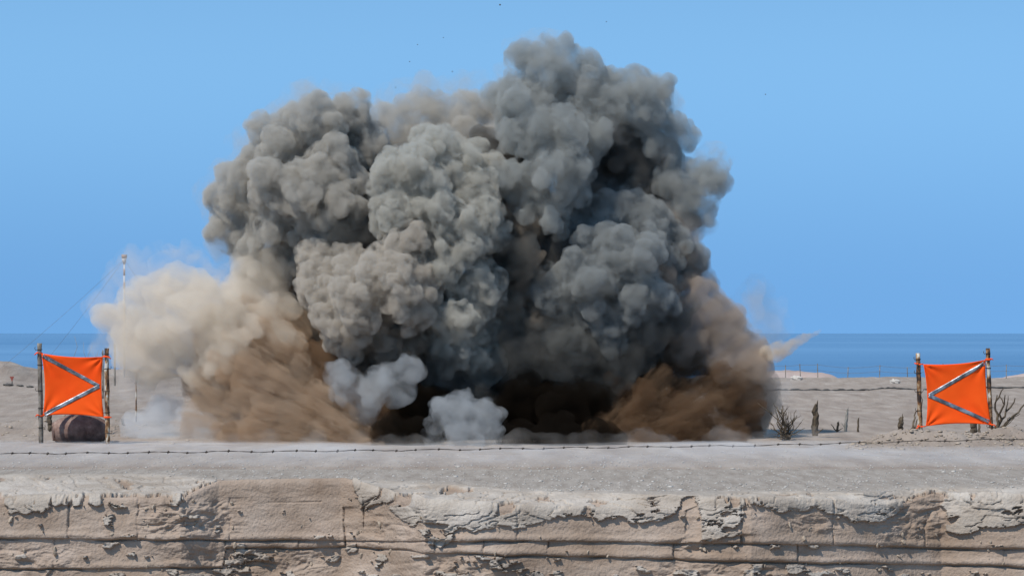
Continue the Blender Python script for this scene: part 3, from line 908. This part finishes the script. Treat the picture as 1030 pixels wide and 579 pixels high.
def sandbar(px0, px1, top, D, seed):
    xs = np.linspace(gx(px0, D), gx(px1, D), 120); ys = np.linspace(D - 14, D + 14, 24)
    X, Y = np.meshgrid(xs, ys)
    t = (X - xs[0]) / (xs[-1] - xs[0])
    h = at(500, top, D).z + 1.5
    prof = np.sin(np.pi * t) ** 0.35 * np.exp(-((Y - D) / 6) ** 2)
    Z = -1.7 + prof * (h + 0.2) * (0.85 + 0.7 * fbm(X * .35, Y * .2, 4, seed))
    ny, nx = X.shape; I = np.arange(ny * nx).reshape(ny, nx)
    Q = np.stack([I[:-1, :-1], I[:-1, 1:], I[1:, 1:], I[1:, :-1]], -1).reshape(-1, 4)
    tag(link('sandbar', np_mesh('sandbar', np.stack([X, Y, Z], -1).reshape(-1, 3), Q), M['sandbar'], smooth=True), kind='structure')
sandbar(690, 846, 370, 215, 300)
sandbar(990, 1200, 371, 205, 304)

# ------------------------------------------------------------------ the blast: smoke and dust
D0 = 63.0
def ico(sub):
    bm = bmesh.new(); bmesh.ops.create_icosphere(bm, subdivisions=sub, radius=1.0)
    v = np.array([x.co[:] for x in bm.verts]); f = np.array([[q.index for q in p.verts] for p in bm.faces]); bm.free()
    return v, f
ICO3, ICO2, ICO1 = ico(3), ico(2), ico(1)

def hash3(ix, iy, iz, s):
    h = (ix * 374761393 + iy * 668265263 + iz * 2147483647 + s * 1274126177) & 0xFFFFFFFF
    h = ((h ^ (h >> 13)) * 1274126177) & 0xFFFFFFFF
    h = ((h ^ (h >> 16)) * 2246822519) & 0xFFFFFFFF
    return ((h ^ (h >> 15)) & 0xFFFFFF) / float(0xFFFFFF)

def worley(p, seed):
    i0 = np.floor(p).astype(np.int64); f = p - i0
    best = np.full(len(p), 9.0)
    for dx in (-1, 0, 1):
        for dy in (-1, 0, 1):
            for dz in (-1, 0, 1):
                a, b, c = i0[:, 0] + dx, i0[:, 1] + dy, i0[:, 2] + dz
                q = ((dx + hash3(a, b, c, seed) - f[:, 0]) ** 2 + (dy + hash3(a, b, c, seed + 1) - f[:, 1]) ** 2 + (dz + hash3(a, b, c, seed + 2) - f[:, 2]) ** 2)
                np.minimum(best, q, out=best)
    return np.sqrt(best)

def vnoise3(p, seed):
    i0 = np.floor(p).astype(np.int64); f = p - i0
    f = f * f * (3 - 2 * f)
    r = 0
    for dx in (0, 1):
        for dy in (0, 1):
            for dz in (0, 1):
                w = (f[:, 0] if dx else 1 - f[:, 0]) * (f[:, 1] if dy else 1 - f[:, 1]) * (f[:, 2] if dz else 1 - f[:, 2])
                r = r + w * hash3(i0[:, 0] + dx, i0[:, 1] + dy, i0[:, 2] + dz, seed)
    return r - 0.5

def cloud(name, blobs, voxel, mat, parent, n2=20, n3=6, r2=(.18, .52), r3=(.28, .5), fine=((0.62, 0.15), (0.31, 0.085), (0.15, 0.04)), warp=((1.5, 0.5), (0.5, 0.12)), seed=1, stretch=(1, 1, 1), D=D0):
    """billowing body: spheres carry smaller spheres that carry smaller ones, fused into one skin and then puckered"""
    g = np.random.default_rng(seed)
    Vs, Fs, n = [], [], 0
    st = np.array(stretch)
    def add(c, r, I):
        nonlocal n
        Vs.append(I[0] * r * st + c); Fs.append(I[1] + n); n += len(I[0])
    def rdir():
        v = g.normal(size=3); return v / np.linalg.norm(v)
    for (px, py, r, dz) in blobs:
        d = D + dz
        c = np.array(at(px, py, d)); R = r * d / F * 0.86
        add(c, R, ICO3)
        for _ in range(n2):
            u = rdir(); rr = R * g.uniform(*r2)
            c2 = c + u * st * (R * g.uniform(0.80, 0.98))
            add(c2, rr, ICO2)
            for _ in range(n3):
                w = rdir() + u * 0.8; w /= np.linalg.norm(w)
                add(c2 + w * st * rr * 0.88, rr * g.uniform(*r3), ICO1 if rr * .5 < 0.22 else ICO2)
    me = np_mesh(name, np.concatenate(Vs), np.concatenate(Fs))
    o = bpy.data.objects.new(name, me); COL.objects.link(o)
    md = o.modifiers.new('fuse', 'REMESH'); md.mode = 'VOXEL'; md.voxel_size = voxel
    dg = bpy.context.evaluated_depsgraph_get()
    me2 = bpy.data.meshes.new_from_object(o.evaluated_get(dg))
    bpy.data.objects.remove(o); bpy.data.meshes.remove(me)
    N = len(me2.vertices)
    co = np.empty(N * 3, np.float32); me2.vertices.foreach_get('co', co); co = co.reshape(-1, 3).astype(float)
    for k, (sz, amp) in enumerate(warp):                   # turbulence bends the round lobes out of shape
        co = co + amp * np.stack([vnoise3(co / sz + 7.7 * a, seed * 50 + k * 5 + a) for a in range(3)], -1)
    me2.vertices.foreach_set('co', co.astype(np.float32).ravel()); me2.update()
    for k, (sz, amp) in enumerate(fine):
        no = np.empty(N * 3, np.float32); me2.vertex_normals.foreach_get('vector', no); no = no.reshape(-1, 3)
        q = co / sz + 0.35 * np.stack([np.sin(co[:, 1] * 2.1 / sz * .3 + 1), np.sin(co[:, 2] * 1.7 / sz * .3), np.sin(co[:, 0] * 1.9 / sz * .3 + 2)], -1)
        w = worley(q, seed * 10 + k * 3)
        co = co + no * (amp * (1.0 - 2.4 * w * w))[:, None]
        me2.vertices.foreach_set('co', co.astype(np.float32).ravel()); me2.update()
    # fuse once more, so that the skin never crosses itself
    o = bpy.data.objects.new(name, me2); COL.objects.link(o)
    md = o.modifiers.new('fuse', 'REMESH'); md.mode = 'VOXEL'; md.voxel_size = voxel * 0.85
    dg = bpy.context.evaluated_depsgraph_get()
    me3 = bpy.data.meshes.new_from_object(o.evaluated_get(dg))
    bpy.data.objects.remove(o); bpy.data.meshes.remove(me2)
    me3.name = name
    return link(name, me3, mat, parent, smooth=True)

def dust_mat(name, albedo, density, centre, lo=0.38, hi=0.62, scale=5.0, along=0.45):
    """streaky dust flung out of the blast: denser and thinner rays that fan out from its foot"""
    m = bpy.data.materials.new(name); m.use_nodes = True
    n, l = m.node_tree.nodes, m.node_tree.links
    n.clear()
    out = n.new('ShaderNodeOutputMaterial')
    geo = n.new('ShaderNodeNewGeometry')
    sub = n.new('ShaderNodeVectorMath'); sub.operation = 'SUBTRACT'; sub.inputs[1].default_value = centre
    l.new(geo.outputs['Position'], sub.inputs[0])
    ln = n.new('ShaderNodeVectorMath'); ln.operation = 'LENGTH'; l.new(sub.outputs[0], ln.inputs[0])
    nm = n.new('ShaderNodeVectorMath'); nm.operation = 'NORMALIZE'; l.new(sub.outputs[0], nm.inputs[0])
    s1 = n.new('ShaderNodeVectorMath'); s1.operation = 'SCALE'; s1.inputs['Scale'].default_value = scale; l.new(nm.outputs[0], s1.inputs[0])
    s2 = n.new('ShaderNodeVectorMath'); s2.operation = 'SCALE'; s2.inputs['Scale'].default_value = along; l.new(sub.outputs[0], s2.inputs[0])
    ad = n.new('ShaderNodeVectorMath'); ad.operation = 'ADD'; l.new(s1.outputs[0], ad.inputs[0]); l.new(s2.outputs[0], ad.inputs[1])
    nz = n.new('ShaderNodeTexNoise'); nz.inputs['Scale'].default_value = 1.0; nz.inputs['Detail'].default_value = 6; nz.inputs['Roughness'].default_value = 0.66; nz.inputs['Distortion'].default_value = 0.8
    l.new(ad.outputs[0], nz.inputs['Vector'])
    mr = n.new('ShaderNodeMapRange'); mr.interpolation_type = 'SMOOTHSTEP'
    mr.inputs['From Min'].default_value = lo; mr.inputs['From Max'].default_value = hi
    mr.inputs['To Min'].default_value = density * 0.06; mr.inputs['To Max'].default_value = density
    l.new(nz.outputs['Fac'], mr.inputs['Value'])
    pv = n.new('ShaderNodeVolumePrincipled')
    pv.inputs['Color'].default_value = (*albedo, 1)
    pv.inputs['Absorption Color'].default_value = (0, 0, 0, 1)
    sc = n.new('ShaderNodeVolumeScatter'); sc.inputs['Color'].default_value = (*albedo, 1)
    ab = n.new('ShaderNodeVolumeAbsorption'); ab.inputs['Color'].default_value = (*albedo, 1)
    n.remove(pv)
    l.new(mr.outputs[0], sc.inputs['Density']); l.new(mr.outputs[0], ab.inputs['Density'])
    a2 = n.new('ShaderNodeAddShader'); l.new(sc.outputs[0], a2.inputs[0]); l.new(ab.outputs[0], a2.inputs[1]); l.new(a2.outputs[0], out.inputs['Volume'])
    return m
BLAST_L = (gx(425, D0), D0 - 0.8, -0.5)
BLAST_R = (gx(570, D0), D0 - 0.8, -0.5)
M['smoke_warm'] = smoke_mat('warm_grey_smoke', (0.64, 0.60, 0.535), 7.0, 0.37, 0.59, 2.3)
M['smoke_beige'] = smoke_mat('beige_smoke', (0.68, 0.628, 0.55), 4.0, 0.37, 0.6)
M['smoke_mid'] = smoke_mat('mid_grey_smoke', (0.65, 0.622, 0.555), 7.5, 0.40, 0.58, 3.0)
M['smoke_tan'] = smoke_mat('tan_grey_smoke', (0.67, 0.61, 0.53), 8.0, 0.40, 0.57, 3.0)
M['smoke_olive'] = smoke_mat('dark_tan_smoke', (0.37, 0.32, 0.265), 9.0, 0.38, 0.58, 2.6)
M['smoke_cool'] = smoke_mat('cool_grey_smoke', (0.505, 0.508, 0.48), 4.6, 0.36, 0.61)
M['smoke_cool_low'] = smoke_mat('cool_low_smoke', (0.445, 0.452, 0.435), 6.0, 0.37, 0.60, 2.3)
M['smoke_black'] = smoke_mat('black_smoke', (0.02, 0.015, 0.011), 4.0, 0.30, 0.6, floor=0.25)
M['smoke_shade'] = smoke_mat('shade_grey_smoke', (0.23, 0.218, 0.20), 6.0, 0.30, 0.6, floor=0.35)  # hollow filling; shade between the columns is put into its low albedo
M['smoke_veil'] = smoke_mat('thin_grey_smoke', (0.66, 0.64, 0.60), 0.9, 0.42, 0.68, 1.5)
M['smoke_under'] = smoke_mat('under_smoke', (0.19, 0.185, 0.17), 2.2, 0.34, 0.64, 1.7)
M['smoke_white'] = smoke_mat('whitish_smoke', (0.60, 0.605, 0.60), 2.6, 0.33, 0.66, 2.2)
M['dust_pale'] = dust_mat('pale_beige_dust', (0.90, 0.81, 0.69), 2.4, BLAST_L, 0.28, 0.62, 8.0, 0.6)
M['dust_brown'] = dust_mat('brown_dust', (0.60, 0.445, 0.31), 4.4, BLAST_L, 0.40, 0.61, 11.0, 0.6)
M['dust_tan'] = dust_mat('tan_dust', (0.56, 0.46, 0.375), 3.6, BLAST_R, 0.28, 0.62, 8.0, 0.6)
M['dust_shade'] = dust_mat('shade_brown_dust', (0.20, 0.118, 0.066), 4.6, BLAST_R, 0.40, 0.61, 11.0, 0.6)  # brown dust, albedo lowered for the shade of the smoke overhanging it
M['dust_mist'] = smoke_mat('thin_white_dust', (0.94, 0.93, 0.92), 0.21)

plume = empty('smoke_plume', (gx(480, D0), D0, 0))
tag(plume, 'huge billowing column of grey and black smoke rising from the blast', 'smoke', kind='stuff')
lefts = [(318, 122, 30, 0), (352, 118, 22, .5), (290, 148, 34, .3), (263, 180, 34, .5), (243, 203, 26, .8), (240, 232, 26, 1.0), (300, 190, 38, -.5), (335, 168, 34, -.3), (342, 205, 32, -.5), (285, 228, 36, 0), (322, 240, 32, -.2), (362, 150, 26, .6), (270, 262, 30, .4), (300, 275, 30, .6)]
back = [(430, 112, 26, 1.5), (402, 126, 27, 1.5), (465, 115, 27, 1.3), (498, 110, 26, 1.3), (480, 140, 30, 1), (392, 152, 30, 1.5), (440, 145, 34, 1.4), (510, 150, 34, 1.0)]
mids = [(440, 154, 30, -1), (414, 182, 36, -1.6), (396, 206, 30, -1.8), (474, 164, 27, -.9), (495, 182, 24, -.6), (432, 214, 32, -1.7), (474, 222, 30, -1.6), (455, 190, 30, -1.2), (488, 242, 26, -1.4), (462, 256, 32, -1.7), (425, 246, 28, -1.7), (474, 290, 28, -1.7), (462, 318, 26, -1.7), (492, 330, 22, -1), (448, 344, 24, -1.6), (480, 362, 24, -1)]
tans = [(410, 262, 30, -1.9), (385, 284, 30, -2.3), (358, 298, 28, -2.4), (333, 316, 22, -2), (325, 288, 24, -1.5), (412, 300, 28, -2.2), (346, 334, 20, -1.6), (372, 322, 22, -1.9), (352, 268, 22, -1.4), (318, 262, 22, -1.0)]
olive = [(520, 235, 26, -.7), (528, 270, 26, -.8), (512, 300, 26, -.9), (532, 310, 24, -.7), (400, 350, 26, -1.8), (440, 320, 26, -1.2), (440, 290, 34, -1.0), (420, 335, 38, -1.0), (385, 340, 34, -1.1), (510, 250, 34, -.2), (515, 290, 36, -.2), (500, 320, 34, -.5), (530, 330, 30, 0), (450, 370, 34, -.6), (505, 215, 30, 0)]
cool = [(550, 72, 27, 0), (540, 66, 22, .1), (566, 62, 20, .1), (530, 103, 33, -.2), (576, 82, 28, .2), (602, 104, 34, .3), (640, 108, 33, .5), (658, 134, 28, .6), (656, 165, 28, .8), (682, 192, 32, .6), (704, 178, 24, .5), (718, 160, 17, .5), (690, 212, 24, .5), (545, 138, 36, -.8), (558, 172, 36, -1), (528, 198, 34, -.8), (588, 132, 28, -.3), (552, 212, 30, -.8), (570, 110, 30, .2)]
cool_low = [(600, 225, 28, -.4), (650, 232, 30, 0), (600, 246, 34, -.8), (630, 264, 36, -1), (588, 285, 32, -1.2), (640, 295, 32, -1), (560, 296, 28, -.8), (606, 320, 30, -.8), (570, 336, 24, -.5), (648, 318, 28, -.3), (668, 258, 30, .3), (622, 212, 26, .0)]
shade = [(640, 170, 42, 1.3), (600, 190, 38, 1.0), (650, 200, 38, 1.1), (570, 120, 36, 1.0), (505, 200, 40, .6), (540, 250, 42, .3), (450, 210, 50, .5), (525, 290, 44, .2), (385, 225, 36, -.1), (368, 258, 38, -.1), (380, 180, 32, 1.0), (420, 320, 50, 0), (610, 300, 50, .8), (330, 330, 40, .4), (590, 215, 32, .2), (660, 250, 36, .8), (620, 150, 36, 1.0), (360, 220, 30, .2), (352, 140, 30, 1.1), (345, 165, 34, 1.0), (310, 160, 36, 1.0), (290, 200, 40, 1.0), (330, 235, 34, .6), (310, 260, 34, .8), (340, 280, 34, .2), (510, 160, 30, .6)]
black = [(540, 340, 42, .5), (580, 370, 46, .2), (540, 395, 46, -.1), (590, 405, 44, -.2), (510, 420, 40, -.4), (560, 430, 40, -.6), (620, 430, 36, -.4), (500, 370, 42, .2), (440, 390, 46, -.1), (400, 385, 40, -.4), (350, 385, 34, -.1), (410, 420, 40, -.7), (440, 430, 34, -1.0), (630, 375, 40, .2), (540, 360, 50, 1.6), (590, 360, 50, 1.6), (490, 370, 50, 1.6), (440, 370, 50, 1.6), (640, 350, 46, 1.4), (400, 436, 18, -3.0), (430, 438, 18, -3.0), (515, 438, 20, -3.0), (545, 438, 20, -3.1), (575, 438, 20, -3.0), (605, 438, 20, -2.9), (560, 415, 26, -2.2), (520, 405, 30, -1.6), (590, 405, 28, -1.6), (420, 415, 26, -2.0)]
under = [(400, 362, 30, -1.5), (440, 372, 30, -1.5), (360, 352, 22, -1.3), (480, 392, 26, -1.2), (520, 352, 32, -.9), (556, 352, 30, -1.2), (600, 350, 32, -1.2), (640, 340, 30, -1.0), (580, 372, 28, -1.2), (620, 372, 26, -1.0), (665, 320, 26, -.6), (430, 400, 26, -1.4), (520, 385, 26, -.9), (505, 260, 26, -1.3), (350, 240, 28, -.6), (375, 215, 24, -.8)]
veil = [(b[0], b[1], b[2] + 7, b[3] + .2) for b in lefts[:6] + lefts[12:] + back[:4] + cool[:11] + [(640, 235, 40, .4), (560, 60, 20, .2)]]
whites = [(343, 366, 13, -2.9), (356, 382, 17, -3.0), (384, 386, 18, -3.2), (409, 375, 12, -3.2), (402, 394, 14, -3), (372, 402, 14, -2.9)]
whites2 = [(456, 416, 18, -4.2), (482, 424, 19, -4.0), (466, 402, 12, -3.9), (446, 436, 13, -4.4), (494, 438, 14, -4.2), (470, 442, 18, -4.5)]
VOX = 0.04
def foot(bl):
    return [(x, y, r, dz - 1.1 if y >= 434 and dz < -2.8 else dz) for x, y, r, dz in bl]
for nm, bl, vx, mt, sd, lb in (
        ('billow', lefts, VOX, 'smoke_warm', 3, 'warm grey billows on the left of the smoke'),
        ('billow', back, VOX * 1.2, 'smoke_beige', 4, 'beige grey billows at the top behind the middle column'),
        ('billow', mids, VOX, 'smoke_mid', 5, 'crisp mid grey billows in the middle column'),
        ('billow', tans, VOX, 'smoke_tan', 21, 'tan grey billows low on the left of the middle column'),
        ('billow', olive, VOX * 1.1, 'smoke_olive', 22, 'darker brownish billows between the middle and right columns'),
        ('billow', cool, VOX * 1.1, 'smoke_cool', 6, 'soft cool grey billows at the top right'),
        ('billow', cool_low, VOX, 'smoke_cool_low', 23, 'bluish grey billows low on the right'),
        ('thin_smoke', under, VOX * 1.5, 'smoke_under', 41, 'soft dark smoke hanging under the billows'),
        ('thin_smoke', veil, VOX * 1.9, 'smoke_veil', 42, 'thin torn smoke along the outline of the billows'),
        ('white_puff', whites, VOX, 'smoke_white', 8, 'pale grey puff hanging low on the left'),
        ('white_puff', whites2, VOX, 'smoke_white', 9, 'whitish puff on the ground in the middle')):
    cloud(nm, bl, vx, M[mt], plume, seed=sd)['label'] = lb
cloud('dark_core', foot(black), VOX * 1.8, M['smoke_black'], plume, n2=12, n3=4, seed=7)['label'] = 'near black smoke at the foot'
cloud('dark_core', shade, VOX * 1.6, M['smoke_shade'], plume, n2=14, n3=5, seed=27)['label'] = 'grey smoke in the hollows between the columns, coloured dark for their shade'

GD = 'dust thrown out at the foot of the smoke'
pale = [(140, 302, 28, 0), (114, 312, 20, 0), (128, 296, 18, .2), (104, 320, 16, .1), (120, 338, 22, .1), (135, 355, 20, .2), (172, 298, 28, -.3), (192, 286, 20, -.3), (150, 338, 32, -.3), (200, 322, 38, -.6), (240, 306, 34, -.3), (268, 294, 34, .2), (225, 348, 40, -.8), (180, 362, 30, -.3), (300, 320, 34, .5), (270, 345, 38, -.4), (215, 385, 30, -.6)]
brown = [(235, 352, 34, -.2), (285, 345, 40, -.3), (215, 380, 30, -.4), (245, 388, 38, -.8), (285, 386, 42, -.9), (316, 392, 38, -.9), (215, 420, 24, -.7), (245, 430, 26, -1), (285, 428, 30, -1.1), (325, 425, 30, -1.0), (355, 430, 28, -.9), (205, 438, 14, -.8), (385, 438, 22, -1.2), (300, 310, 30, .3), (270, 415, 24, -2.2), (320, 412, 26, -2.2), (240, 440, 14, -2.6), (345, 438, 18, -2.8)]
rtan = [(690, 272, 26, .5), (702, 306, 32, .3), (724, 336, 34, 0), (748, 362, 28, 0), (700, 350, 38, -.1), (665, 350, 38, .2), (748, 395, 28, .2), (680, 240, 20, .6), (660, 300, 30, -.3)]
rdark = [(660, 385, 38, -.4), (700, 388, 38, -.5), (736, 402, 32, -.4), (625, 405, 34, -.5), (690, 420, 34, -.8), (730, 428, 28, -.6), (758, 424, 20, -.4), (650, 432, 30, -.8), (610, 436, 26, -.7), (764, 438, 14, -.4), (575, 436, 20, -.9), (545, 440, 16, -1.0), (700, 415, 24, -2.2), (650, 412, 24, -2.2), (735, 438, 14, -2.4), (660, 438, 18, -2.8)]
def rays(n, x0, x1, side, amin, amax, lmin, lmax, sd, r0=5, r1=15):
    """spurts of earth thrown outward from the foot of the blast"""
    g = random.Random(sd); out = []
    for k in range(n):
        a = math.radians(amin + (amax - amin) * (k + g.random()) / n); L = g.uniform(lmin, lmax)
        bx = g.uniform(x0, x1); dz = g.uniform(-4.4, -2.4); m = 9
        for q in range(m):
            t = q / (m - 1)
            out.append((bx + side * L * t * math.cos(a), 447 - L * t * math.sin(a) + 16 * t * t, (r0 + (r1 - r0) * t) * g.uniform(.7, 1.25), dz + 1.4 * t))
    return out
WP = ((1.3, 0.9), (0.5, 0.4))
def dust(name, bl, vx, mt, sd, label, group=GD, **kw):
    o = cloud(name, bl, vx, M[mt], None, seed=sd, **kw)
    tag(o, label, 'dust', group, 'stuff')
dust('dust_cloud', pale, VOX * 1.4, 'dust_pale', 13, 'pale beige dust cloud drifting toward the left-hand orange panel', warp=WP)
dust('dust_cloud', foot(brown), VOX * 1.3, 'dust_brown', 14, 'brown dust thrown up along the ground left of the pale puffs', warp=WP)
M['dust_deep'] = dust_mat('deep_brown_dust', (0.30, 0.195, 0.12), 3.4, BLAST_L, 0.42, 0.61, 11.0, 0.6)
ldark = [(332, 398, 28, -1.5), (362, 418, 26, -1.8), (300, 424, 24, -1.8), (345, 440, 18, -3.0), (268, 440, 13, -3.0), (320, 372, 22, -1.2), (382, 434, 22, -2.4), (230, 441, 9, -2.9)]
dust('dust_cloud', ldark, VOX * 1.3, 'dust_deep', 61, 'dark brown dust close to the ground between the tan dust and the pale puffs', warp=WP)
dust('dust_cloud', rtan, VOX * 1.4, 'dust_tan', 15, 'tan dust haze on the upper right edge of the smoke', warp=WP)
dust('dust_cloud', foot(rdark), VOX * 1.3, 'dust_shade', 16, 'brown dust fan on the ground on the right, coloured dark for the shade of the smoke above', warp=WP)
M['dust_ray'] = dust_mat('ray_dust', (0.58, 0.43, 0.30), 2.0, BLAST_L, 0.46, 0.62, 15.0, 0.5)
M['dust_ray_dark'] = dust_mat('dark_ray_dust', (0.25, 0.155, 0.09), 2.0, BLAST_R, 0.46, 0.62, 15.0, 0.5)
dust('dust_spray', rays(11, 340, 420, -1, 4, 50, 90, 190, 5), VOX * 1.2, 'dust_ray', 31, 'streaks of brown earth spraying out to the left along the ground', n2=7, n3=3, warp=((1.0, .35), (.4, .15)))
dust('dust_spray', rays(10, 560, 660, 1, 3, 48, 60, 135, 6), VOX * 1.2, 'dust_ray_dark', 32, 'streaks of dark brown earth spraying out to the right along the ground', n2=7, n3=3, warp=((1.0, .35), (.4, .15)))
jet = [(757, 361, 9, 0), (765, 359, 10, -.4), (772, 357, 10.5, -.7), (779, 354.5, 11, -1), (786, 352, 9.5, -1), (792, 349.5, 8.2, -1), (798, 346.5, 7, -1), (804, 343.5, 5.8, -1), (809, 340.5, 4.7, -1), (814, 338, 3.7, -1), (819, 335.5, 2.8, -1), (824, 333, 2, -1)]
M['dust_jet'] = smoke_mat('jet_dust', (0.78, 0.66, 0.52), 5.0, 0.30, 0.66, 2.6)
dust('dust_jet', jet, VOX * .7, 'dust_jet', 17, 'thin pointed jet of tan dust shooting out to the right over the sea', None, n2=8, n3=4, warp=((.5, .12), (.2, .06)), fine=((.2, .03),))
ml = [(150, 425, 16, -.5), (168, 412, 18, -.3), (185, 428, 22, -.8), (160, 438, 14, -1.0), (200, 440, 16, -1.2)]
M['dust_blue'] = smoke_mat('bluish_dust', (0.80, 0.81, 0.82), 1.0)
dust('dust_puff', ml, VOX * 1.3, 'dust_blue', 18, 'small bluish grey puff on the ground left of the brown dust', None)
mr_ = [(765, 330, 30, 1.2), (745, 300, 20, 1.0), (780, 385, 22, .8), (785, 420, 18, .6), (800, 436, 12, .5), (760, 360, 24, 1.0)]
M['dust_thin'] = smoke_mat('thin_tan_dust', (0.86, 0.79, 0.73), 0.6, 0.36, 0.64, 1.6)
ml_ = [(102, 312, 20, .4), (128, 290, 24, .5), (162, 280, 24, .5), (122, 345, 26, .4), (150, 375, 26, .3), (195, 272, 22, .5), (235, 275, 24, .6)]
dust('dust_haze', ml_, VOX * 1.6, 'dust_thin', 29, 'faint veil of dust along the outer edge of the pale dust cloud', None, warp=WP)
dust('dust_haze', mr_, VOX * 1.6, 'dust_thin', 19, 'faint veil of dust hanging off the right side of the blast', None, warp=WP)

M['dust_skirt'] = smoke_mat('skirt_dust', (0.86, 0.80, 0.73), 0.40, 0.34, 0.7, 1.3)
g_ = random.Random(9)
skirt = [(x + g_.uniform(-8, 8), 444 + g_.uniform(-3, 3), g_.uniform(5, 11), -4.3 + g_.uniform(-.6, .5)) for x in range(150, 800, 17)]
dust('dust_skirt', skirt, VOX * 1.6, 'dust_skirt', 51, 'low ragged skirt of pale dust rolling out along the foot of the blast', None, n2=9, n3=3, stretch=(2.2, 1.6, 0.55), warp=((.8, .3), (.3, .1)))

# thin dust sheet creeping over the ground
def ground_dust():
    ys = np.linspace(49.0, 61.0, 60); xs = np.linspace(-16, 16, 200)
    X, Y = np.meshgrid(xs, ys)
    e = np.sin(np.pi * (Y - 49.0) / 12.0) ** 0.8 * np.clip((16 - np.abs(X)) / 3, 0, 1)
    top = 0.02 + e * (0.05 + 0.32 * np.clip(fbm(X * .5, Y * .3, 4, 400) + .03, 0, 1) + 0.05 * fbm(X * 2, Y * 1.2, 3, 402))
    ny, nx = X.shape; I = np.arange(ny * nx).reshape(ny, nx); n = ny * nx
    Q = np.stack([I[:-1, :-1], I[:-1, 1:], I[1:, 1:], I[1:, :-1]], -1).reshape(-1, 4)
    rim = np.concatenate([I[0, :], I[1:, -1], I[-1, -2::-1], I[-2:0:-1, 0]])
    side = np.stack([rim + n, np.roll(rim, -1) + n, np.roll(rim, -1), rim], -1)
    V = np.concatenate([np.stack([X, Y, top], -1).reshape(-1, 3), np.stack([X, Y, np.full_like(X, -0.5)], -1).reshape(-1, 3)])
    me = np_mesh('ground_dust', V, np.concatenate([Q, Q[:, ::-1] + n, side]))
    tag(link('ground_dust', me, M['dust_mist'], smooth=True), 'thin whitish dust creeping low over the ground before the smoke', 'dust', None, 'stuff')
ground_dust()

# clods hurled out of the blast
DARK = [rock_mesh('flying_clod', 20 + q) for q in range(4)]
for me in DARK: me.materials.append(M['dark_stone'])
for k, (px, py, r, lb) in enumerate([
        (503, 5, .03, 'dark clod at the very top of the sky, above the smoke'),
        (420, 45, .02, 'tiny dark clod high over the beige smoke, second highest of the loose row'),
        (446, 38, .016, 'tiny dark clod between the two tallest smoke tops, highest of the loose row'),
        (412, 62, .022, 'tiny dark clod straight above the gap left of the beige smoke'),
        (455, 72, .018, 'tiny dark clod just above the beige smoke, left of the tallest billow'),
        (398, 88, .02, 'tiny dark clod close over the notch between left billows and beige smoke'),
        (610, 22, .018, 'tiny dark clod high to the right of the tallest billow'),
        (700, 128, .018, 'tiny dark clod just off the right shoulder of the smoke'),
        (770, 95, .018, 'lone tiny dark clod far out in the sky right of the smoke'),
        (214, 231, .02, 'tiny dark clod beside the left edge of the smoke')]):
    o = bpy.data.objects.new('flying_clod', DARK[k % 4]); COL.objects.link(o)
    o.location = at(px, py, D0 - 3 - (k % 3)); o.scale = (r * .75, r * .75, r)
    tag(o, lb, 'clod', 'clods flying out of the blast')
